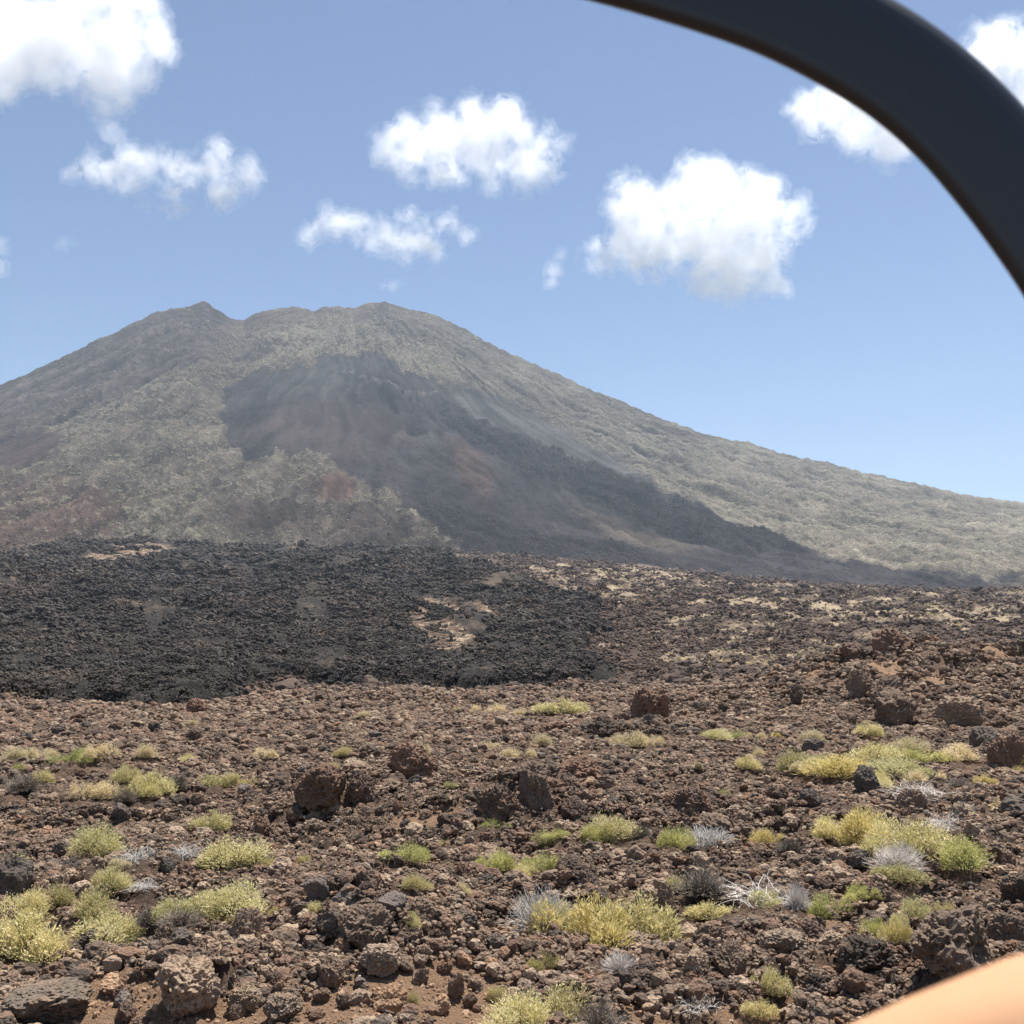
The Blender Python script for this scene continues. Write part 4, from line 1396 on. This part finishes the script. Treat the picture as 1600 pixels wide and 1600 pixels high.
cloud([(990, 320, 40), (1000, 370, 44), (1050, 330, 48), (1100, 300, 48), (1108, 266, 20), (1080, 275, 24), (1150, 320, 52), (1190, 310, 38), (1225, 345, 36), (1245, 350, 20), (1160, 375, 52),
       (1100, 370, 50), (1050, 385, 38), (1010, 410, 22), (940, 400, 20), (918, 402, 13), (970, 402, 22), (1022, 436, 14), (1120, 430, 34), (1160, 432, 36), (1200, 425, 30), (1215, 440, 18), (1140, 448, 18), (1090, 440, 20)],
      468, 'large white cumulus cloud above the right flank of the volcano', seed=1)
cloud([(605, 235, 24), (640, 215, 32), (690, 208, 38), (740, 200, 40), (790, 210, 42), (820, 235, 40), (770, 250, 40), (700, 248, 40), (650, 250, 32), (620, 255, 20), (850, 225, 22), (878, 222, 12),
       (850, 275, 20), (810, 270, 26), (760, 275, 18), (866, 280, 10), (745, 174, 12), (790, 182, 18), (700, 186, 14)],
      300, 'white flat based cumulus cloud high over the summit', seed=2)
cloud([(490, 358, 20), (525, 348, 24), (560, 360, 22), (600, 368, 25), (640, 372, 27), (660, 390, 20), (685, 392, 13), (660, 352, 14), (680, 350, 14), (696, 350, 14), (710, 354, 13), (722, 362, 11), (730, 368, 8), (630, 350, 16), (474, 358, 10), (640, 400, 10)],
      412, 'small elongated white cloud just above the summit', seed=3)
cloud([(110, 268, 12), (150, 262, 24), (200, 262, 32), (250, 262, 28), (290, 270, 22), (300, 258, 20), (316, 268, 22), (312, 250, 14), (340, 255, 25), (345, 235, 11), (390, 270, 21), (410, 278, 10), (345, 300, 23), (340, 320, 13), (270, 315, 20), (230, 322, 11),
       (295, 325, 11), (180, 285, 20), (220, 235, 9)], 336, 'ragged white cloud with trailing underside at upper left', seed=4)
cloud([(172, 210, 18), (160, 190, 11), (186, 214, 14), (150, 182, 8)], 228, 'small thin cloud scrap below the big corner cloud', True, 5)
cloud([(40, 60, 58), (10, 90, 46), (110, 70, 58), (160, 50, 66), (210, 45, 48), (232, 70, 32), (248, 50, 18), (180, 110, 46), (165, 145, 28), (198, 150, 16), (80, 110, 32), (0, 150, 22), (-60, 70, 76), (130, 10, 46), (200, 5, 36), (0, 40, 46)],
      178, 'biggest white cumulus cloud in the upper left corner', seed=6)
cloud([(1252, 165, 22), (1290, 175, 38), (1340, 185, 44), (1390, 200, 42), (1400, 230, 24), (1340, 212, 26), (1430, 215, 36), (1450, 170, 36), (1380, 150, 36)],
      245, 'white cloud half hidden behind the dark curved bar', seed=7)
cloud([(1545, 70, 34), (1580, 90, 46), (1605, 120, 46), (1625, 60, 26), (1535, 115, 36), (1510, 150, 36), (1570, 150, 40)], 190, 'white cloud outside the curved bar in the upper right corner', seed=8)
cloud([(0, 388, 10), (-10, 415, 13), (-25, 400, 16), (4, 376, 6)], 430, 'sliver of cloud cut by the left edge', True, 9)
cloud([(876, 398, 8), (868, 422, 11), (864, 440, 7)], 450, 'faint cloud wisp left of the large right cloud', True, 10)
cloud([(614, 447, 7), (602, 446, 5), (628, 448, 4)], 455, 'faint tiny cloud wisp directly above the summit', True, 11)
cloud([(100, 381, 6), (110, 380, 4), (90, 382, 4)], 388, 'faint tiny cloud wisp below the ragged left cloud', True, 12)

# ------------------------------------------------------------------ the vehicle's hoop that the view looks out through
def bar_material():
    m, nt, b = material('dark painted bar')
    p = pos(nt)
    n1 = noise_node(nt, p, 900, 3)
    c = ramp(nt, n1.outputs['Fac'], [(0.3, (0.029, 0.030, 0.031)), (0.7, (0.037, 0.038, 0.039))]).outputs[0]
    nt.links.new(c, b.inputs['Base Color'])
    b.inputs['Roughness'].default_value = 0.34
    bump_node(nt, n1.outputs['Fac'], b, 0.15, 0.0005)
    return m


M_BAR = bar_material()
YB = 0.62
inner = [(-560, 900), (-540, 600), (-480, 320), (-360, 110), (-160, -20), (150, -85), (500, -90), (700, -58), (840, -22), (920, 0), (1000, 22), (1100, 53), (1180, 82), (1250, 115), (1320, 155), (1380, 197), (1440, 252), (1500, 322),
         (1550, 388), (1600, 462), (1660, 568), (1710, 690), (1745, 830), (1765, 1000), (1780, 1300), (1790, 1800), (1795, 2600), (1800, 3600)]
wpt = []
for px, py in inner:
    cxx, cyv = (px - 800) * 0.966 / F, (800 - py) * 0.966 / F
    d = Vector((cxx, math.cos(TH) - cyv * math.sin(TH), math.sin(TH) + cyv * math.cos(TH)))
    d *= YB / d.y
    wpt.append(Vector((d.x, YB, CH + d.z)))
wpt[0].z = CH - 0.30
wpt.insert(0, Vector((wpt[0].x, YB, CH - 1.15)))
wpt = [p for p in wpt if p.z > CH - 1.16]
wpt.append(Vector((wpt[-1].x + 0.002, YB, CH - 1.15)))


def catmull(pts, n=8):
    out = []
    for i in range(len(pts) - 1):
        p0, p1, p2, p3 = pts[max(i - 1, 0)], pts[i], pts[i + 1], pts[min(i + 2, len(pts) - 1)]
        for k in range(n):
            t = k / n
            out.append(0.5 * ((2 * p1) + (p2 - p0) * t + (2 * p0 - 5 * p1 + 4 * p2 - p3) * t * t + (3 * p1 - p0 - 3 * p2 + p3) * t ** 3))
    out.append(pts[-1])
    return out


line = catmull(wpt)
BW, BD_ = 0.077, 0.034                       # band width and depth
NS = 36
prof = []
for k in range(NS):
    a = 2 * math.pi * k / NS
    ca, sa = math.cos(a), math.sin(a)
    e = 0.85 if ca > 0 else 0.28
    prof.append((0.5 * BW * math.copysign(abs(ca) ** e, ca), 0.5 * BD_ * math.copysign(abs(sa) ** 0.7, sa)))
V, Q = [], []
for i, p in enumerate(line):
    t = (line[min(i + 1, len(line) - 1)] - line[max(i - 1, 0)]).normalized()
    nrm = Vector((t.z, 0, -t.x))             # outwards in the hoop's plane
    if nrm.dot(p - Vector((0.0, YB, CH - 0.1))) < 0:
        nrm = -nrm
    for u, v in prof:
        if u < 0:
            u += 0.021 * (v / BD_ + 0.5)
        V.append(p + nrm * (BW / 2 + u) + Vector((0, 1, 0)) * v)
for i in range(len(line) - 1):
    for k in range(NS):
        k2 = (k + 1) % NS
        Q.append((i * NS + k, i * NS + k2, (i + 1) * NS + k2, (i + 1) * NS + k))
me = bpy.data.meshes.new('hoop')
me.from_pydata([tuple(v) for v in V], [], Q)
me.polygons.foreach_set('use_smooth', np.ones(len(me.polygons), bool))
me.materials.append(M_BAR)
bmx = bmesh.new()
bmx.from_mesh(me)
bmesh.ops.recalc_face_normals(bmx, faces=bmx.faces)
bmx.to_mesh(me)
bmx.free()
veh = bpy.data.objects.new('open_vehicle', None)
veh.location = (0, YB, CH - 1.75)
COL.objects.link(veh)
tag(veh, 'dark curved vehicle frame bar sweeping across the upper right corner', 'vehicle')


def under(o, parent):
    o.parent = parent
    o.matrix_parent_inverse = Matrix.Translation(-parent.location)


h = link('frame_bar', me)
under(h, veh)


def box(name, c, s, mat, bev=0.01):
    bm = bmesh.new()
    bmesh.ops.create_cube(bm, size=1.0)
    for v in bm.verts:
        v.co = Vector((v.co.x * s[0] + c[0], v.co.y * s[1] + c[1], v.co.z * s[2] + c[2]))
    bmesh.ops.bevel(bm, geom=bm.edges[:], offset=bev, segments=3, affect='EDGES')
    m = bpy.data.meshes.new(name)
    bm.to_mesh(m)
    bm.free()
    m.materials.append(mat)
    return link(name, m)


under(box('door_sill', (-0.06, YB, CH - 1.17), (1.5, 0.10, 0.06), M_BAR, 0.015), veh)
under(box('door_panel', (-0.06, YB + 0.005, CH - 1.46), (1.46, 0.07, 0.52), M_BAR, 0.02), veh)

# ------------------------------------------------------------------ the passenger's bare arm
def skin_material():
    m, nt, b = material('sunlit skin')
    tc = N(nt, 'ShaderNodeTexCoord').outputs['Object']
    n1 = noise_node(nt, tc, 11, 5)
    c = ramp(nt, n1.outputs['Fac'], [(0.32, (0.55, 0.25, 0.135)), (0.5, (0.60, 0.32, 0.165)), (0.7, (0.62, 0.36, 0.19))]).outputs[0]
    nt.links.new(c, b.inputs['Base Color'])
    b.inputs['Roughness'].default_value = 0.55
    b.inputs['Subsurface Weight'].default_value = 0.15
    b.inputs['Subsurface Radius'].default_value = (0.012, 0.005, 0.003)
    b.inputs['Subsurface Scale'].default_value = 0.5
    n2 = noise_node(nt, tc, 260, 3)
    bump_node(nt, n2.outputs['Fac'], b, 0.12, 0.0008)
    return m


def wp(px, py, d):
    cxx, cyv = (px - 800) / F, (800 - py) / F
    v = Vector((cxx, math.cos(TH) - cyv * math.sin(TH), math.sin(TH) + cyv * math.cos(TH)))
    return v * (d / v.y) + Vector((0, 0, CH))


elbow, wrist = wp(1935, 1620, 0.33), wp(930, 1922, 0.40)
shoulder = Vector((0.40, 0.04, CH - 0.17))
J, E, RAD = [], [], []


def jv(p, r, prev=None):
    J.append(tuple(p))
    RAD.append(r)
    if prev is not None:
        E.append((prev, len(J) - 1))
    return len(J) - 1


root = jv(shoulder, (0.056, 0.056))
a1 = jv(shoulder.lerp(elbow, 0.5), (0.050, 0.047), root)
a2 = jv(elbow, (0.042, 0.040), a1)
a3 = jv(elbow.lerp(wrist, 0.22), (0.046, 0.044), a2)
a4 = jv(elbow.lerp(wrist, 0.55), (0.040, 0.037), a3)
a5 = jv(elbow.lerp(wrist, 0.85), (0.030, 0.026), a4)
a6 = jv(wrist, (0.028, 0.021), a5)
hd = (wrist - elbow).normalized()
side = hd.cross(Vector((0, 0, 1))).normalized()
down = side.cross(hd).normalized() * -1
palm = jv(wrist + hd * 0.045, (0.034, 0.016), a6)
for k, (so, ln) in enumerate(((-0.030, 0.066), (-0.010, 0.078), (0.010, 0.074), (0.029, 0.058))):
    k0 = jv(wrist + hd * 0.085 + side * so, (0.0105, 0.0105), palm)
    k1 = jv(wrist + hd * (0.085 + ln * 0.45) + side * so * 1.05 + down * 0.008, (0.0092, 0.0092), k0)
    k2 = jv(wrist + hd * (0.085 + ln * 0.78) + side * so * 1.05 + down * 0.024, (0.0085, 0.0085), k1)
    jv(wrist + hd * (0.085 + ln * 0.92) + side * so * 1.05 + down * 0.044, (0.0075, 0.0075), k2)
t0 = jv(wrist + hd * 0.030 - side * 0.036 + down * 0.006, (0.0125, 0.0125), palm)
t1 = jv(wrist + hd * 0.060 - side * 0.056 + down * 0.014, (0.0105, 0.0105), t0)
jv(wrist + hd * 0.088 - side * 0.060 + down * 0.024, (0.0088, 0.0088), t1)
me = bpy.data.meshes.new('arm')
me.from_pydata(J, E, [])
arm = bpy.data.objects.new('person', me)
COL.objects.link(arm)
md = arm.modifiers.new('skin', 'SKIN')
me.skin_vertices.new() if not me.skin_vertices else None
for i, sv in enumerate(me.skin_vertices[0].data):
    sv.radius = RAD[i]
    sv.use_root = (i == 0)
md.use_smooth_shade = True
arm.modifiers.new('smooth', 'SUBSURF').render_levels = 2
me.materials.append(skin_material())
dg = bpy.context.evaluated_depsgraph_get()
done = bpy.data.meshes.new_from_object(arm.evaluated_get(dg))
arm.modifiers.clear()
arm.data = done
done.polygons.foreach_set('use_smooth', np.ones(len(done.polygons), bool))
if not done.materials:
    done.materials.append(bpy.data.materials['sunlit skin'])
tag(arm, 'bare sunlit arm of a person reaching in at the lower right corner', 'person')

# ------------------------------------------------------------------ the hazy air
hz = bpy.data.materials.new('thin mountain haze')
hz.use_nodes = True
nt = hz.node_tree
nt.nodes.remove(nt.nodes['Principled BSDF'])
v = nt.nodes.new('ShaderNodeVolumePrincipled')
v.inputs['Color'].default_value = (0.72, 0.85, 1.0, 1)
v.inputs['Density'].default_value = 0.56e-4
v.inputs['Anisotropy'].default_value = 0.25
nt.links.new(v.outputs[0], nt.nodes['Material Output'].inputs['Volume'])
lo = min(-40.0, float(min(v.co.z for v in mo.data.vertices)), float(min(v.co.z for v in g.data.vertices))) - 1.5
hi = float(max(v.co.z for v in mo.data.vertices)) + 20
bm = bmesh.new()
bmesh.ops.create_cube(bm, size=1.0)
for v in bm.verts:
    v.co = Vector((v.co.x * 14200, v.co.y * 14200, lo if v.co.z < 0 else hi))
me = bpy.data.meshes.new('haze')
bm.to_mesh(me)
bm.free()
me.materials.append(hz)
tag(link('haze', me), 'thin bluish haze in the air', kind='stuff')
print('HAZE', lo, hi)
